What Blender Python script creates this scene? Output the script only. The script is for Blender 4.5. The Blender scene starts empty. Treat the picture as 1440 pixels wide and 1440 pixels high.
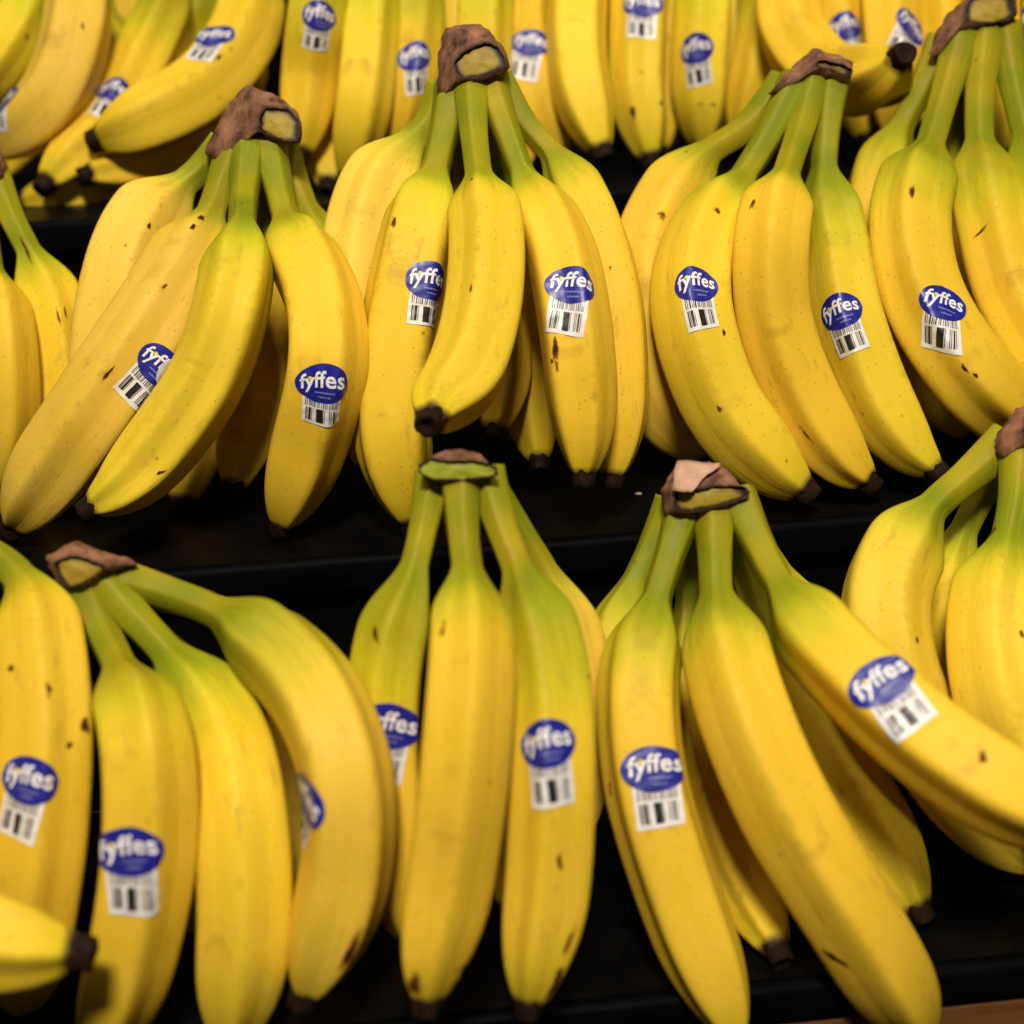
import bpy, bmesh, math, random
import numpy as np
from mathutils import Vector, Matrix, noise

# ------------------------------------------------------------------ camera, light, exposure
scene = bpy.context.scene
MM = .001
cam_data = bpy.data.cameras.new('camera'); cam = bpy.data.objects.new('camera', cam_data)
scene.collection.objects.link(cam); scene.camera = cam
cam.matrix_world = Matrix([[0.993822, 0.076071, -0.080809, -0.053981], [-0.103351, 0.369024, -0.923656, -0.617002], [-0.040443, 0.926301, 0.374607, 0.250237], [0.0, 0.0, 0.0, 1.0]])
cam_data.sensor_width = 36; cam_data.lens = 49.45
cam_data.clip_start = .01; cam_data.clip_end = 50
cam_data.dof.use_dof = True; cam_data.dof.focus_distance = .635
cam_data.dof.aperture_fstop = 4.4; cam_data.dof.aperture_blades = 9

world = bpy.data.worlds.new('World'); scene.world = world; world.use_nodes = True
bg = world.node_tree.nodes['Background']
bg.inputs['Color'].default_value = (1, .90, .76, 1); bg.inputs['Strength'].default_value = .012

def area(name, loc, target, sx, sy, power, col):
    l = bpy.data.lights.new(name, 'AREA'); l.shape = 'RECTANGLE'; l.size = sx; l.size_y = sy
    l.energy = power; l.color = col
    o = bpy.data.objects.new(name, l); scene.collection.objects.link(o); o.location = loc
    o.rotation_euler = (Vector(target) - Vector(loc)).to_track_quat('-Z', 'Y').to_euler()
    return o
# ceiling lamps of the shop, in front of and above the display
area('ceiling_lamp', (-.12, -1.20, 1.60), (0, 0, 0), .34, .20, 29, (1, .91, .77))
area('ceiling_lamp', (.60, -.45, 1.65), (0, .0, 0), .34, .20, 5, (1, .91, .77))
area('ceiling_lamp', (-.60, .05, 1.65), (0, .05, 0), .34, .20, 3.5, (1, .91, .77))

vs = scene.view_settings
vs.view_transform = 'Standard'; vs.look = 'None'; vs.gamma = 1; vs.exposure = .46; vs.use_curve_mapping = False
scene.cycles.max_bounces = 6; scene.cycles.diffuse_bounces = 2; scene.cycles.glossy_bounces = 3; scene.cycles.transparent_max_bounces = 8
scene.cycles.use_adaptive_sampling = True; scene.cycles.adaptive_threshold = .02

# ------------------------------------------------------------------ materials
def mat(name):
    m = bpy.data.materials.new(name); m.use_nodes = True
    nt = m.node_tree
    return m, nt, nt.nodes['Principled BSDF'], nt.nodes, nt.links
def N(nodes, typ, **kw):
    n = nodes.new(typ)
    for k, v in kw.items():
        if k in n.inputs: n.inputs[k].default_value = v
        else: setattr(n, k, v)
    return n
def ramp(nodes, stops):
    r = nodes.new('ShaderNodeValToRGB'); e = r.color_ramp.elements
    while len(e) < len(stops): e.new(.5)
    for el, (p, c) in zip(e, stops):
        el.position = p; el.color = c if len(c) == 4 else (*c, 1)
    return r
def mixc(nodes, links, fac, a, b, mode='MIX'):
    n = nodes.new('ShaderNodeMix'); n.data_type = 'RGBA'; n.blend_type = mode
    for sock, v in ((n.inputs[0], fac), (n.inputs[6], a), (n.inputs[7], b)):
        if hasattr(v, 'links'): links.new(v, sock)
        else: sock.default_value = v if not isinstance(v, tuple) else (*v, 1)[:4]
    return n.outputs[2]
def math_(nodes, links, op, a, b=None, c=None, clamp=False):
    n = nodes.new('ShaderNodeMath'); n.operation = op; n.use_clamp = clamp
    for i, v in enumerate((a, b, c)):
        if v is None: continue
        if hasattr(v, 'links'): links.new(v, n.inputs[i])
        else: n.inputs[i].default_value = v
    return n.outputs[0]

def make_peel():
    m, nt, p, n, l = mat('banana_peel')
    at = lambda nm: N(n, 'ShaderNodeAttribute', attribute_name=nm).outputs['Fac']
    green, ridge, pale = at('green'), at('ridge'), at('pale')
    oi = n.new('ShaderNodeObjectInfo')
    tc = n.new('ShaderNodeTexCoord')
    uvn = n.new('ShaderNodeUVMap'); uvn.uv_map = 'peel'
    off = n.new('ShaderNodeVectorMath'); off.operation = 'ADD'
    rv = math_(n, l, 'MULTIPLY', oi.outputs['Random'], 37.)
    cb = n.new('ShaderNodeCombineXYZ'); l.new(rv, cb.inputs[0]); l.new(rv, cb.inputs[1]); l.new(rv, cb.inputs[2])
    l.new(tc.outputs['Object'], off.inputs[0]); l.new(cb.outputs[0], off.inputs[1])
    co = off.outputs[0]
    uo = n.new('ShaderNodeVectorMath'); uo.operation = 'ADD'; l.new(uvn.outputs[0], uo.inputs[0]); l.new(cb.outputs[0], uo.inputs[1])
    big = N(n, 'ShaderNodeTexNoise', Scale=28., Detail=1., Roughness=.5); l.new(co, big.inputs['Vector'])
    fine = N(n, 'ShaderNodeTexNoise', Scale=260., Detail=2., Roughness=.6); l.new(co, fine.inputs['Vector'])
    # fibres running along the fruit (uv: x = round the fruit in mm, y = along it in mm)
    st = n.new('ShaderNodeMapping'); l.new(uo.outputs[0], st.inputs[0]); st.inputs['Scale'].default_value = (.55, .035, .5)
    fib = N(n, 'ShaderNodeTexNoise', Scale=1., Detail=2., Roughness=.65); l.new(st.outputs[0], fib.inputs['Vector'])
    # green fading into yellow
    g = math_(n, l, 'ADD', green, math_(n, l, 'MULTIPLY', math_(n, l, 'SUBTRACT', big.outputs[0], .5), .34))
    g = math_(n, l, 'ADD', g, math_(n, l, 'MULTIPLY', math_(n, l, 'SUBTRACT', fib.outputs[0], .5), .45), clamp=True)
    gr = ramp(n, [(0, (.88, .575, .030)), (.22, (.83, .575, .022)), (.46, (.61, .52, .014)), (.75, (.33, .36, .008)), (1, (.185, .225, .006))])
    l.new(g, gr.inputs[0])
    col = gr.outputs[0]
    # paler, creamier skin on some fruits
    pm = math_(n, l, 'MULTIPLY', math_(n, l, 'MULTIPLY', pale, .6), math_(n, l, 'SUBTRACT', 1., g))
    col = mixc(n, l, pm, col, (.87, .60, .15))
    # slow drift to a deeper yellow
    dr = math_(n, l, 'MULTIPLY', math_(n, l, 'SUBTRACT', big.outputs[0], .42, clamp=True), 1.1, clamp=True)
    col = mixc(n, l, dr, col, (.78, .49, .014), 'MIX')
    fm = math_(n, l, 'MULTIPLY', math_(n, l, 'SUBTRACT', fib.outputs[0], .5, clamp=True), .55, clamp=True)
    col = mixc(n, l, fm, col, (.66, .44, .03))
    # ridges: thin, a touch duller, brown where rubbed
    rn = math_(n, l, 'MULTIPLY', ridge, math_(n, l, 'MULTIPLY', math_(n, l, 'SUBTRACT', fine.outputs[0], .44, clamp=True), 2.2, clamp=True), clamp=True)
    rn = math_(n, l, 'MULTIPLY', rn, math_(n, l, 'MULTIPLY', math_(n, l, 'SUBTRACT', big.outputs[0], .40, clamp=True), 4., clamp=True))
    col = mixc(n, l, math_(n, l, 'MULTIPLY', ridge, .14), col, (.55, .40, .02))
    col = mixc(n, l, math_(n, l, 'MULTIPLY', rn, .6), col, (.24, .11, .02))
    # freckles and scuffs
    vo = N(n, 'ShaderNodeTexVoronoi', Scale=120.); l.new(co, vo.inputs['Vector'])
    fr = math_(n, l, 'MULTIPLY', math_(n, l, 'SUBTRACT', .17, vo.outputs['Distance'], clamp=True), 9., clamp=True)
    vc = n.new('ShaderNodeSeparateColor'); l.new(vo.outputs['Color'], vc.inputs[0])
    fr = math_(n, l, 'MULTIPLY', fr, math_(n, l, 'GREATER_THAN', vc.outputs[0], .965))
    col = mixc(n, l, math_(n, l, 'MULTIPLY', fr, .75), col, (.20, .085, .02))
    v2 = N(n, 'ShaderNodeTexVoronoi', Scale=420.); l.new(co, v2.inputs['Vector'])
    f2 = math_(n, l, 'MULTIPLY', math_(n, l, 'SUBTRACT', .30, v2.outputs['Distance'], clamp=True), 5., clamp=True)
    v2c = n.new('ShaderNodeSeparateColor'); l.new(v2.outputs['Color'], v2c.inputs[0])
    f2 = math_(n, l, 'MULTIPLY', f2, math_(n, l, 'GREATER_THAN', math_(n, l, 'ADD', v2c.outputs[0], math_(n, l, 'MULTIPLY', big.outputs[0], .35)), 1.03))
    col = mixc(n, l, math_(n, l, 'MULTIPLY', f2, .5), col, (.34, .17, .03))
    sm = n.new('ShaderNodeMapping'); l.new(uo.outputs[0], sm.inputs[0]); sm.inputs['Scale'].default_value = (.22, .05, .2)
    sc = N(n, 'ShaderNodeTexNoise', Scale=1., Detail=3., Roughness=.7); l.new(sm.outputs[0], sc.inputs['Vector'])
    sf = math_(n, l, 'MULTIPLY', math_(n, l, 'SUBTRACT', sc.outputs[0], .585, clamp=True), 5., clamp=True)
    col = mixc(n, l, math_(n, l, 'MULTIPLY', sf, .6), col, (.40, .21, .03))
    # dark stub at the blossom end bleeding into the skin
    tipf = at('tip')
    tn = math_(n, l, 'ADD', tipf, math_(n, l, 'MULTIPLY', math_(n, l, 'SUBTRACT', big.outputs[0], .5), .5))
    tn = math_(n, l, 'MULTIPLY', math_(n, l, 'SUBTRACT', tn, .66, clamp=True), 3.2, clamp=True)
    col = mixc(n, l, tn, col, (.06, .028, .012))
    # every fruit a little different
    hs = n.new('ShaderNodeHueSaturation'); l.new(col, hs.inputs['Color'])
    l.new(math_(n, l, 'ADD', .492, math_(n, l, 'MULTIPLY', oi.outputs['Random'], .016)), hs.inputs['Hue'])
    l.new(math_(n, l, 'ADD', .9, math_(n, l, 'MULTIPLY', math_(n, l, 'FRACT', math_(n, l, 'MULTIPLY', oi.outputs['Random'], 7.3)), .16)), hs.inputs['Value'])
    l.new(hs.outputs[0], p.inputs['Base Color'])
    ro = math_(n, l, 'ADD', .44, math_(n, l, 'MULTIPLY', fine.outputs[0], .2)); l.new(ro, p.inputs['Roughness'])
    p.inputs['Specular IOR Level'].default_value = .17
    p.inputs['Subsurface Weight'].default_value = 0
    p.inputs['Subsurface Radius'].default_value = (1., .55, .1); p.inputs['Subsurface Scale'].default_value = .004
    bm_ = n.new('ShaderNodeBump'); bm_.inputs['Strength'].default_value = .32; bm_.inputs['Distance'].default_value = .0006
    h = math_(n, l, 'ADD', fib.outputs[0], math_(n, l, 'MULTIPLY', fine.outputs[0], .35))
    h = math_(n, l, 'ADD', h, math_(n, l, 'MULTIPLY', big.outputs[0], 1.6))
    l.new(h, bm_.inputs['Height']); l.new(bm_.outputs[0], p.inputs['Normal'])
    return m
PEEL = make_peel()

def make_noisy(name, c0, c1, scale, rough, bump, stretch=(1, 1, 1), bd=.0008, spec=.3, edge=None):
    m, nt, p, n, l = mat(name)
    tc = n.new('ShaderNodeTexCoord'); mp = n.new('ShaderNodeMapping'); l.new(tc.outputs['Object'], mp.inputs[0])
    mp.inputs['Scale'].default_value = stretch
    t = N(n, 'ShaderNodeTexNoise', Scale=scale, Detail=3., Roughness=.65); l.new(mp.outputs[0], t.inputs['Vector'])
    r = ramp(n, [(.30, c0), (.70, c1)]); l.new(t.outputs[0], r.inputs[0]); col = r.outputs[0]
    if edge:    # dried, oxidised rim of the cut
        ea = N(n, 'ShaderNodeAttribute', attribute_name='edge').outputs['Fac']
        ef = math_(n, l, 'MULTIPLY', math_(n, l, 'SUBTRACT', math_(n, l, 'ADD', ea, math_(n, l, 'MULTIPLY', math_(n, l, 'SUBTRACT', t.outputs[0], .5), .9)), .35, clamp=True), 2.2, clamp=True)
        col = mixc(n, l, ef, col, edge)
    l.new(col, p.inputs['Base Color'])
    p.inputs['Roughness'].default_value = rough; p.inputs['Specular IOR Level'].default_value = spec
    b = n.new('ShaderNodeBump'); b.inputs['Strength'].default_value = bump; b.inputs['Distance'].default_value = bd
    l.new(t.outputs[0], b.inputs['Height']); l.new(b.outputs[0], p.inputs['Normal'])
    return m
TIP = make_noisy('blossom_end', (.006, .003, .002), (.026, .012, .006), 240, .75, .8, spec=.12)
BARK = make_noisy('dried_crown', (.040, .013, .007), (.36, .165, .085), 130, .75, 1., (1, 1, .45), edge=(.022, .009, .005))
HUSK = make_noisy('papery_husk', (.42, .23, .14), (.62, .38, .26), 90, .7, .4)
CUT = make_noisy('cut_flesh', (.26, .17, .012), (.40, .29, .022), 130, .55, .4, edge=(.022, .009, .005))
CUTG = make_noisy('green_cut_flesh', (.24, .26, .014), (.38, .38, .02), 130, .55, .4)
CUTB = make_noisy('browned_cut_flesh', (.05, .02, .008), (.27, .15, .03), 120, .6, .5, edge=(.022, .009, .005))
STEMG = make_noisy('green_stem', (.10, .12, .004), (.17, .185, .006), 60, .5, .3, (1, 1, .3))
def make_bruise():
    m, nt, p, n, l = mat('bruise')
    a = N(n, 'ShaderNodeAttribute', attribute_name='depth').outputs['Fac']
    tc = n.new('ShaderNodeTexCoord'); t = N(n, 'ShaderNodeTexNoise', Scale=420., Detail=2.); l.new(tc.outputs['Object'], t.inputs['Vector'])
    v = math_(n, l, 'ADD', a, math_(n, l, 'MULTIPLY', math_(n, l, 'SUBTRACT', t.outputs[0], .5), .7))
    r = ramp(n, [(.25, (.36, .17, .015)), (.5, (.14, .05, .010)), (.95, (.035, .012, .005))]); l.new(v, r.inputs[0]); l.new(r.outputs[0], p.inputs['Base Color'])
    al = math_(n, l, 'MULTIPLY', math_(n, l, 'SUBTRACT', v, .14, clamp=True), 3.2, clamp=True); l.new(al, p.inputs['Alpha'])
    p.inputs['Roughness'].default_value = .6; p.inputs['Specular IOR Level'].default_value = .08
    return m
BRUISE = make_bruise()
BLACK = make_noisy('black_shelf', (.0012, .0011, .0011), (.0038, .0035, .0033), 60, .40, .3, (1, 1, 1), .0006, .14)
LIP = make_noisy('worn_black_lip', (.0008, .0008, .001), (.0028, .0028, .0031), 55, .55, .4, (.3, 1, 1), .0008, .035)
WOOD = make_noisy('brown_board', (.10, .040, .012), (.19, .08, .025), 30, .5, .25, (.15, 1, 4))
def flat(name, col, rough, coat=0):
    m, nt, p, n, l = mat(name)
    p.inputs['Base Color'].default_value = (*col, 1); p.inputs['Roughness'].default_value = rough
    p.inputs['Coat Weight'].default_value = coat; p.inputs['Coat Roughness'].default_value = .25
    return m
S_WHITE = flat('sticker_paper', (.80, .77, .75), .42, .10)
S_BLUE = flat('sticker_blue', (.010, .014, .26), .42, .10)
S_INK = flat('sticker_ink', (.014, .013, .014), .42, .10)
S_TEXT = flat('sticker_lettering', (.86, .84, .84), .42, .10)
S_YEL = flat('sticker_yellow', (.85, .62, .03), .42, .10)
S_FINE = flat('sticker_fine_print', (.22, .24, .48), .42, .10)
SCRAP = flat('paper_scrap', (.75, .68, .58), .7)

# ------------------------------------------------------------------ helpers
def link(name, me, m, parent=None):
    o = bpy.data.objects.new(name, me); scene.collection.objects.link(o)
    for x in (m if isinstance(m, (list, tuple)) else [m]): me.materials.append(x)
    if parent: o.parent = parent
    return o
def mesh(name, v, f, smooth=True):
    me = bpy.data.meshes.new(name); me.from_pydata([tuple(map(float, p)) for p in v], [], f)
    if smooth: me.polygons.foreach_set('use_smooth', [True] * len(me.polygons))
    me.update(); return me
def box(name, lo, hi, m, parent=None, bevel=0):
    bm = bmesh.new(); bmesh.ops.create_cube(bm, size=1)
    for v in bm.verts: v.co = Vector([lo[i] + (v.co[i] + .5) * (hi[i] - lo[i]) for i in range(3)])
    if bevel: bmesh.ops.bevel(bm, geom=bm.edges[:], offset=bevel, segments=3, affect='EDGES', profile=.5)
    me = bpy.data.meshes.new(name); bm.to_mesh(me); bm.free()
    me.polygons.foreach_set('use_smooth', [bevel > 0] * len(me.polygons))
    return link(name, me, m, parent)
def tag(o, label, cat, group=None, kind=None):
    o['label'] = label; o['category'] = cat
    if group: o['group'] = group
    if kind: o['kind'] = kind

def sstep(x):
    x = np.clip(x, 0, 1)
    return x * x * (3 - 2 * x)

def spline(P, n):
    """Centripetal Catmull-Rom through P, resampled evenly by length."""
    P = np.asarray(P, float)
    P = np.vstack([2 * P[0] - P[1], P, 2 * P[-1] - P[-2]])
    out = []
    for i in range(1, len(P) - 2):
        p0, p1, p2, p3 = P[i - 1:i + 3]
        d = [max(np.linalg.norm(b - a), 1e-6) ** .5 for a, b in ((p0, p1), (p1, p2), (p2, p3))]
        t0 = 0; t1 = d[0]; t2 = t1 + d[1]; t3 = t2 + d[2]
        t = np.linspace(t1, t2, 24, endpoint=(i == len(P) - 3))[:, None]
        A1 = (t1 - t) / (t1 - t0) * p0 + (t - t0) / (t1 - t0) * p1
        A2 = (t2 - t) / (t2 - t1) * p1 + (t - t1) / (t2 - t1) * p2
        A3 = (t3 - t) / (t3 - t2) * p2 + (t - t2) / (t3 - t2) * p3
        B1 = (t2 - t) / (t2 - t0) * A1 + (t - t0) / (t2 - t0) * A2
        B2 = (t3 - t) / (t3 - t1) * A2 + (t - t1) / (t3 - t1) * A3
        out.append((t2 - t) / (t2 - t1) * B1 + (t - t1) / (t2 - t1) * B2)
    Q = np.vstack(out)
    s = np.r_[0, np.cumsum(np.linalg.norm(np.diff(Q, axis=0), axis=1))]
    u = np.linspace(0, s[-1], n)
    C = np.stack([np.interp(u, s, Q[:, k]) for k in range(3)], 1)
    return C, u, s[-1]

class Banana:
    """One fruit: a spine, a radius profile and a five-ridged cross-section (mm)."""
    N = 110
    def __init__(self, P, R, rs, neck, seed, angular=1.15):
        self.C, self.s, self.L = spline(P, self.N)
        self.R, self.rs, self.neck = R, rs, neck
        rng = np.random.RandomState(seed)
        T = np.gradient(self.C, axis=0)
        T /= np.linalg.norm(T, axis=1)[:, None]
        n = np.array([.1, -.93, .37]); fr = []
        for t in T:
            n = n - t * (n @ t); n = n / np.linalg.norm(n); fr.append(n)
        self.Nv = np.array(fr); self.Bv = np.cross(T, self.Nv); self.T = T
        self.ridge = np.sort((rng.rand() * 72 + np.arange(5) * 72 + rng.uniform(-9, 9, 5)) % 360) * math.pi / 180
        self.ang = angular
        self.wob = rng.uniform(-1, 1, 6)
        s, L, sn = self.s, self.L, neck
        stem = rs * (1 + .42 * np.clip(1 - s / (.7 * sn), 0, 1) ** 1.6)
        b = sstep((s - (sn - 6)) / 29) ** .75
        u = np.clip((s - sn) / (L - sn), 0, 1)
        body = R * (1 - .07 * (2 * u - .95) ** 2 + .012 * self.wob[0] * np.sin(9 * u + 3 * self.wob[1]))
        e = L - s
        rt = .33
        tp = rt + (1 - rt) * (1 - (1 - np.clip(e / 46, 0, 1)) ** 2.5) ** .92
        self.r = (stem + (body - stem) * b) * tp
        ends = np.clip(1 - np.minimum((s - sn + 10) / 40, e / 45), 0, 1)
        self.mix = np.minimum(self.ang * (.8 + .35 * ends), .96) * (1 - .45 * sstep((sn + 8 - s) / 20))
    def facet(self, th):
        """angle to the nearest ridge, true and scaled so that mid-face is always pi/5"""
        t = np.asarray(th) % (2 * math.pi)
        R = np.r_[self.ridge[-1] - 2 * math.pi, self.ridge, self.ridge[0] + 2 * math.pi]
        k = np.clip(np.searchsorted(R, t, side='right') - 1, 0, len(R) - 2)
        lo, hi = t - R[k], R[k + 1] - t
        d = np.minimum(lo, hi)
        return d, d / ((lo + hi) / 2) * math.pi / 5
    def section(self, th, i):
        d, e = self.facet(th)
        g = np.sqrt(e * e + .11 ** 2) - .11
        poly = math.cos(math.pi / 5) / np.cos(np.clip(math.pi / 5 - g, -.7, .7))
        m = self.mix[i]
        k = 1 - m + m * poly
        rid = np.exp(-(d / .10) ** 2)
        return self.r[i] * (k * 1.04), rid
    def at(self, s, th, h=0.):
        """Surface point for arrays of arc length s and angle th, lifted by h."""
        s = np.asarray(s, float); th = np.asarray(th, float)
        f = np.clip(s / self.L * (self.N - 1), 0, self.N - 1.001)
        i = f.astype(int); w = (f - i)[:, None]
        out = 0
        d, e = self.facet(th)
        g = np.sqrt(e * e + .11 ** 2) - .11
        poly = math.cos(math.pi / 5) / np.cos(np.clip(math.pi / 5 - g, -.7, .7))
        rid = np.exp(-(d / .10) ** 2)
        for j, ww in ((i, 1 - w), (i + 1, w)):
            m = self.mix[j]
            rr = self.r[j] * ((1 - m + m * poly) * 1.04) + h
            out = out + ww * (self.C[j] + rr[:, None] * (np.cos(th)[:, None] * self.Nv[j] + np.sin(th)[:, None] * self.Bv[j]))
        return out


# ------------------------------------------------------------------ the stepped display stand
TREAD = {'bot': -0.13, 'mid': -0.005, 'top': 0.119}     # height of each tread, m
EDGE = {'mid': -0.0275, 'bot': -0.1895, 'top': 0.1778}       # front edge of each tread, m
stand = bpy.data.objects.new('display_stand', None); scene.collection.objects.link(stand)
tag(stand, 'glossy black stepped display stand carrying all the bananas', 'display stand')
XL, XR = -.75, .75
order = ['bot', 'mid', 'top']
for i, k in enumerate(order):
    z, y0 = TREAD[k], EDGE[k]
    y1 = EDGE[order[i + 1]] if i < 2 else y0 + .30
    box('tread', (XL, y0 + .004, z - .008), (XR, y1 + .004, z), BLACK, stand)
    box('lip', (XL, y0 - .004, z - .017), (XR, y0 + .0038, z + .0012), LIP, stand, .0036)
    if i:
        box('riser', (XL, y0 + .005, TREAD[order[i - 1]] + .0005), (XR, y0 + .011, z - .0085), BLACK, stand)
box('back_panel', (XL, EDGE['top'] + .3045, TREAD['top'] + .0005), (XR, EDGE['top'] + .312, TREAD['top'] + .34), BLACK, stand)
box('front_board', (XL, EDGE['bot'] - .002, TREAD['bot'] - .14), (XR, EDGE['bot'] + .012, TREAD['bot'] - .018), WOOD, stand, .002)

# ------------------------------------------------------------------ sticker artwork, drawn flat in mm (x right, y up), cut so that it can wrap
def ngon(pts, z): return [(x, y, z) for x, y in pts]
def sticker_art(fold=None):
    """-> verts (mm), faces, material index. Slots: 0 paper 1 blue 2 ink 3 lettering 4 yellow 5 fine print"""
    bm = bmesh.new()
    def poly(pts, z, mi):
        f = bm.faces.new([bm.verts.new((x, y, z)) for x, y in pts]); f.material_index = mi
    def rect(x0, x1, y0, y1, z, mi): poly([(x0, y0), (x1, y0), (x1, y1), (x0, y1)], z, mi)
    def oval(rx, ry, cx, cy, z, mi, n=56): poly([(cx + rx * math.cos(a * 2 * math.pi / n), cy + ry * math.sin(a * 2 * math.pi / n)) for a in range(n)], z, mi)
    rect(-8.6, 8.6, -21.6, 0, .10, 0)
    oval(11.9, 8.6, 0, 0, .24, 1)
    rng = random.Random(4)
    # bar code: a short upper row peeping from under the oval and a taller lower row
    x = -7.2
    while x < 7.0:
        w = rng.choice((.28, .4, .28, .6)); g = rng.choice((.35, .5, .8))
        if -8 < x < 7: rect(x, min(x + w, 7.3), -11.3, -6.4 - .12 * x * x * .5 if abs(x) < 3 else -5.2, .22, 2)
        x += w + g
    for x0, x1, y0 in ((-6.9, -6.3, -19.6), (-6.0, -5.7, -19.6), (-5.4, -4.2, -19.6), (-3.9, -3.6, -19.6), (-1.7, 1.3, -20.0), (1.6, 1.9, -19.6), (3.6, 3.9, -19.6), (4.3, 4.6, -19.6), (5.2, 5.9, -19.6), (6.3, 6.6, -19.6)):
        rect(x0, x1, y0, -12.2, .22, 2)
    # fine print under the name
    for (cy, xa, xb) in ((-3.5, -2.6, 5.6), (-5.6, -1.0, 3.4)):
        x = xa
        while x < xb:
            w = rng.uniform(.35, .75); rect(x, x + w, cy - .32, cy + .32 * rng.choice((1, 1, 1.5)), .34, 5); x += w + .22
    # name
    cu = bpy.data.curves.new('t', 'FONT'); cu.body = 'fyffes'; cu.size = 7.6; cu.offset = .15; cu.align_x = 'CENTER'; cu.space_character = 1.05
    cu.resolution_u = 5
    to = bpy.data.objects.new('t', cu); scene.collection.objects.link(to)
    dg = bpy.context.evaluated_depsgraph_get(); tm = to.evaluated_get(dg).to_mesh()
    xs = [v.co.x for v in tm.vertices]; sx = 19.6 / (max(xs) - min(xs)); cx = (max(xs) + min(xs)) / 2
    vv = []
    for v in tm.vertices:
        X = (v.co.x - cx) * sx; Y = v.co.y * 1.24 - 1.0
        vv.append(bm.verts.new((X, Y - .012 * X * X + .06 * X, .36)))
    for pl in tm.polygons:
        try: bm.faces.new([vv[i] for i in pl.vertices]).material_index = 3
        except ValueError: pass
    to.evaluated_get(dg).to_mesh_clear(); bpy.data.objects.remove(to); bpy.data.curves.remove(cu)
    # yellow drop in the arms of the y
    poly([(-6.0, 2.9), (-5.1, 1.3), (-4.2, 3.0), (-4.6, 3.5), (-5.6, 3.4)], .44, 4)
    step = .9
    for ax, lo, hi in ((0, -12, 12), (1, -22, 9)):
        c = lo
        while c < hi:
            nrm = (1, 0, 0) if ax == 0 else (0, 1, 0)
            bmesh.ops.bisect_plane(bm, geom=bm.verts[:] + bm.edges[:] + bm.faces[:], dist=1e-5, plane_co=(c + .013, c + .013, 0), plane_no=nrm)
            c += step
    if fold:
        (fx, fy), a = fold; nrm = Vector((math.cos(a), math.sin(a), 0)); pc = Vector((fx, fy, 0))
        bmesh.ops.bisect_plane(bm, geom=bm.verts[:] + bm.edges[:] + bm.faces[:], dist=1e-5, plane_co=pc, plane_no=nrm)
        kill = [f for f in bm.faces if (f.calc_center_median() - pc).dot(nrm) > 0 and f.material_index not in (0, 1)]
        bmesh.ops.delete(bm, geom=kill, context='FACES')
        for v in bm.verts:
            d = (v.co - pc).dot(nrm)
            if d > 1e-4:
                v.co -= 1.75 * d * nrm; v.co.z = .7 + .22 * d + (.12 if v.co.z > .2 else 0)
        for f in bm.faces:
            if f.calc_center_median().z > .6: f.material_index = 0
    bm.verts.index_update()
    V = np.array([v.co[:] for v in bm.verts]); Fc = [[v.index for v in f.verts] for f in bm.faces]; M = [f.material_index for f in bm.faces]
    bm.free(); return V, Fc, M
ART = sticker_art(); ART_FOLD = sticker_art(((4.6, 0.0), math.radians(12)))

def wrap(b, V, s0, th0, ang, seed):
    """Lay flat artwork (mm) on fruit b round (s0, th0); ang turns it on the skin."""
    ca, sa = math.cos(ang), math.sin(ang)
    X = V[:, 0] * ca - V[:, 1] * sa; Y = V[:, 0] * sa + V[:, 1] * ca
    q = b.at([s0 - 3, s0 + 3, s0, s0], [th0, th0, th0 - .15, th0 + .15])
    ks, kt = np.linalg.norm(q[1] - q[0]) / 6, np.linalg.norm(q[3] - q[2]) / .3
    rnd = random.Random(seed); ph = [rnd.uniform(0, 6) for _ in range(4)]
    wv = .10 * np.sin(V[:, 0] * .9 + V[:, 1] * .35 + ph[0]) + .08 * np.sin(V[:, 1] * 1.1 - V[:, 0] * .5 + ph[1]) + .09 * np.sin(V[:, 0] * .45 + ph[2])
    return b.at(s0 - Y / ks, th0 - X / kt, V[:, 2] + .22 + wv * .9)
def blob(rng, ln, wd, z, n=14):
    ph = [rng.uniform(0, 6) for _ in range(3)]
    pts = []
    for i in range(n):
        a = i / n * 2 * math.pi
        k = 1 + .16 * math.sin(2 * a + ph[0]) + .13 * math.sin(3 * a + ph[1]) + .07 * math.sin(5 * a + ph[2])
        pts.append((wd / 2 * k * math.cos(a), ln / 2 * k * math.sin(a), z))
    return pts

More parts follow.
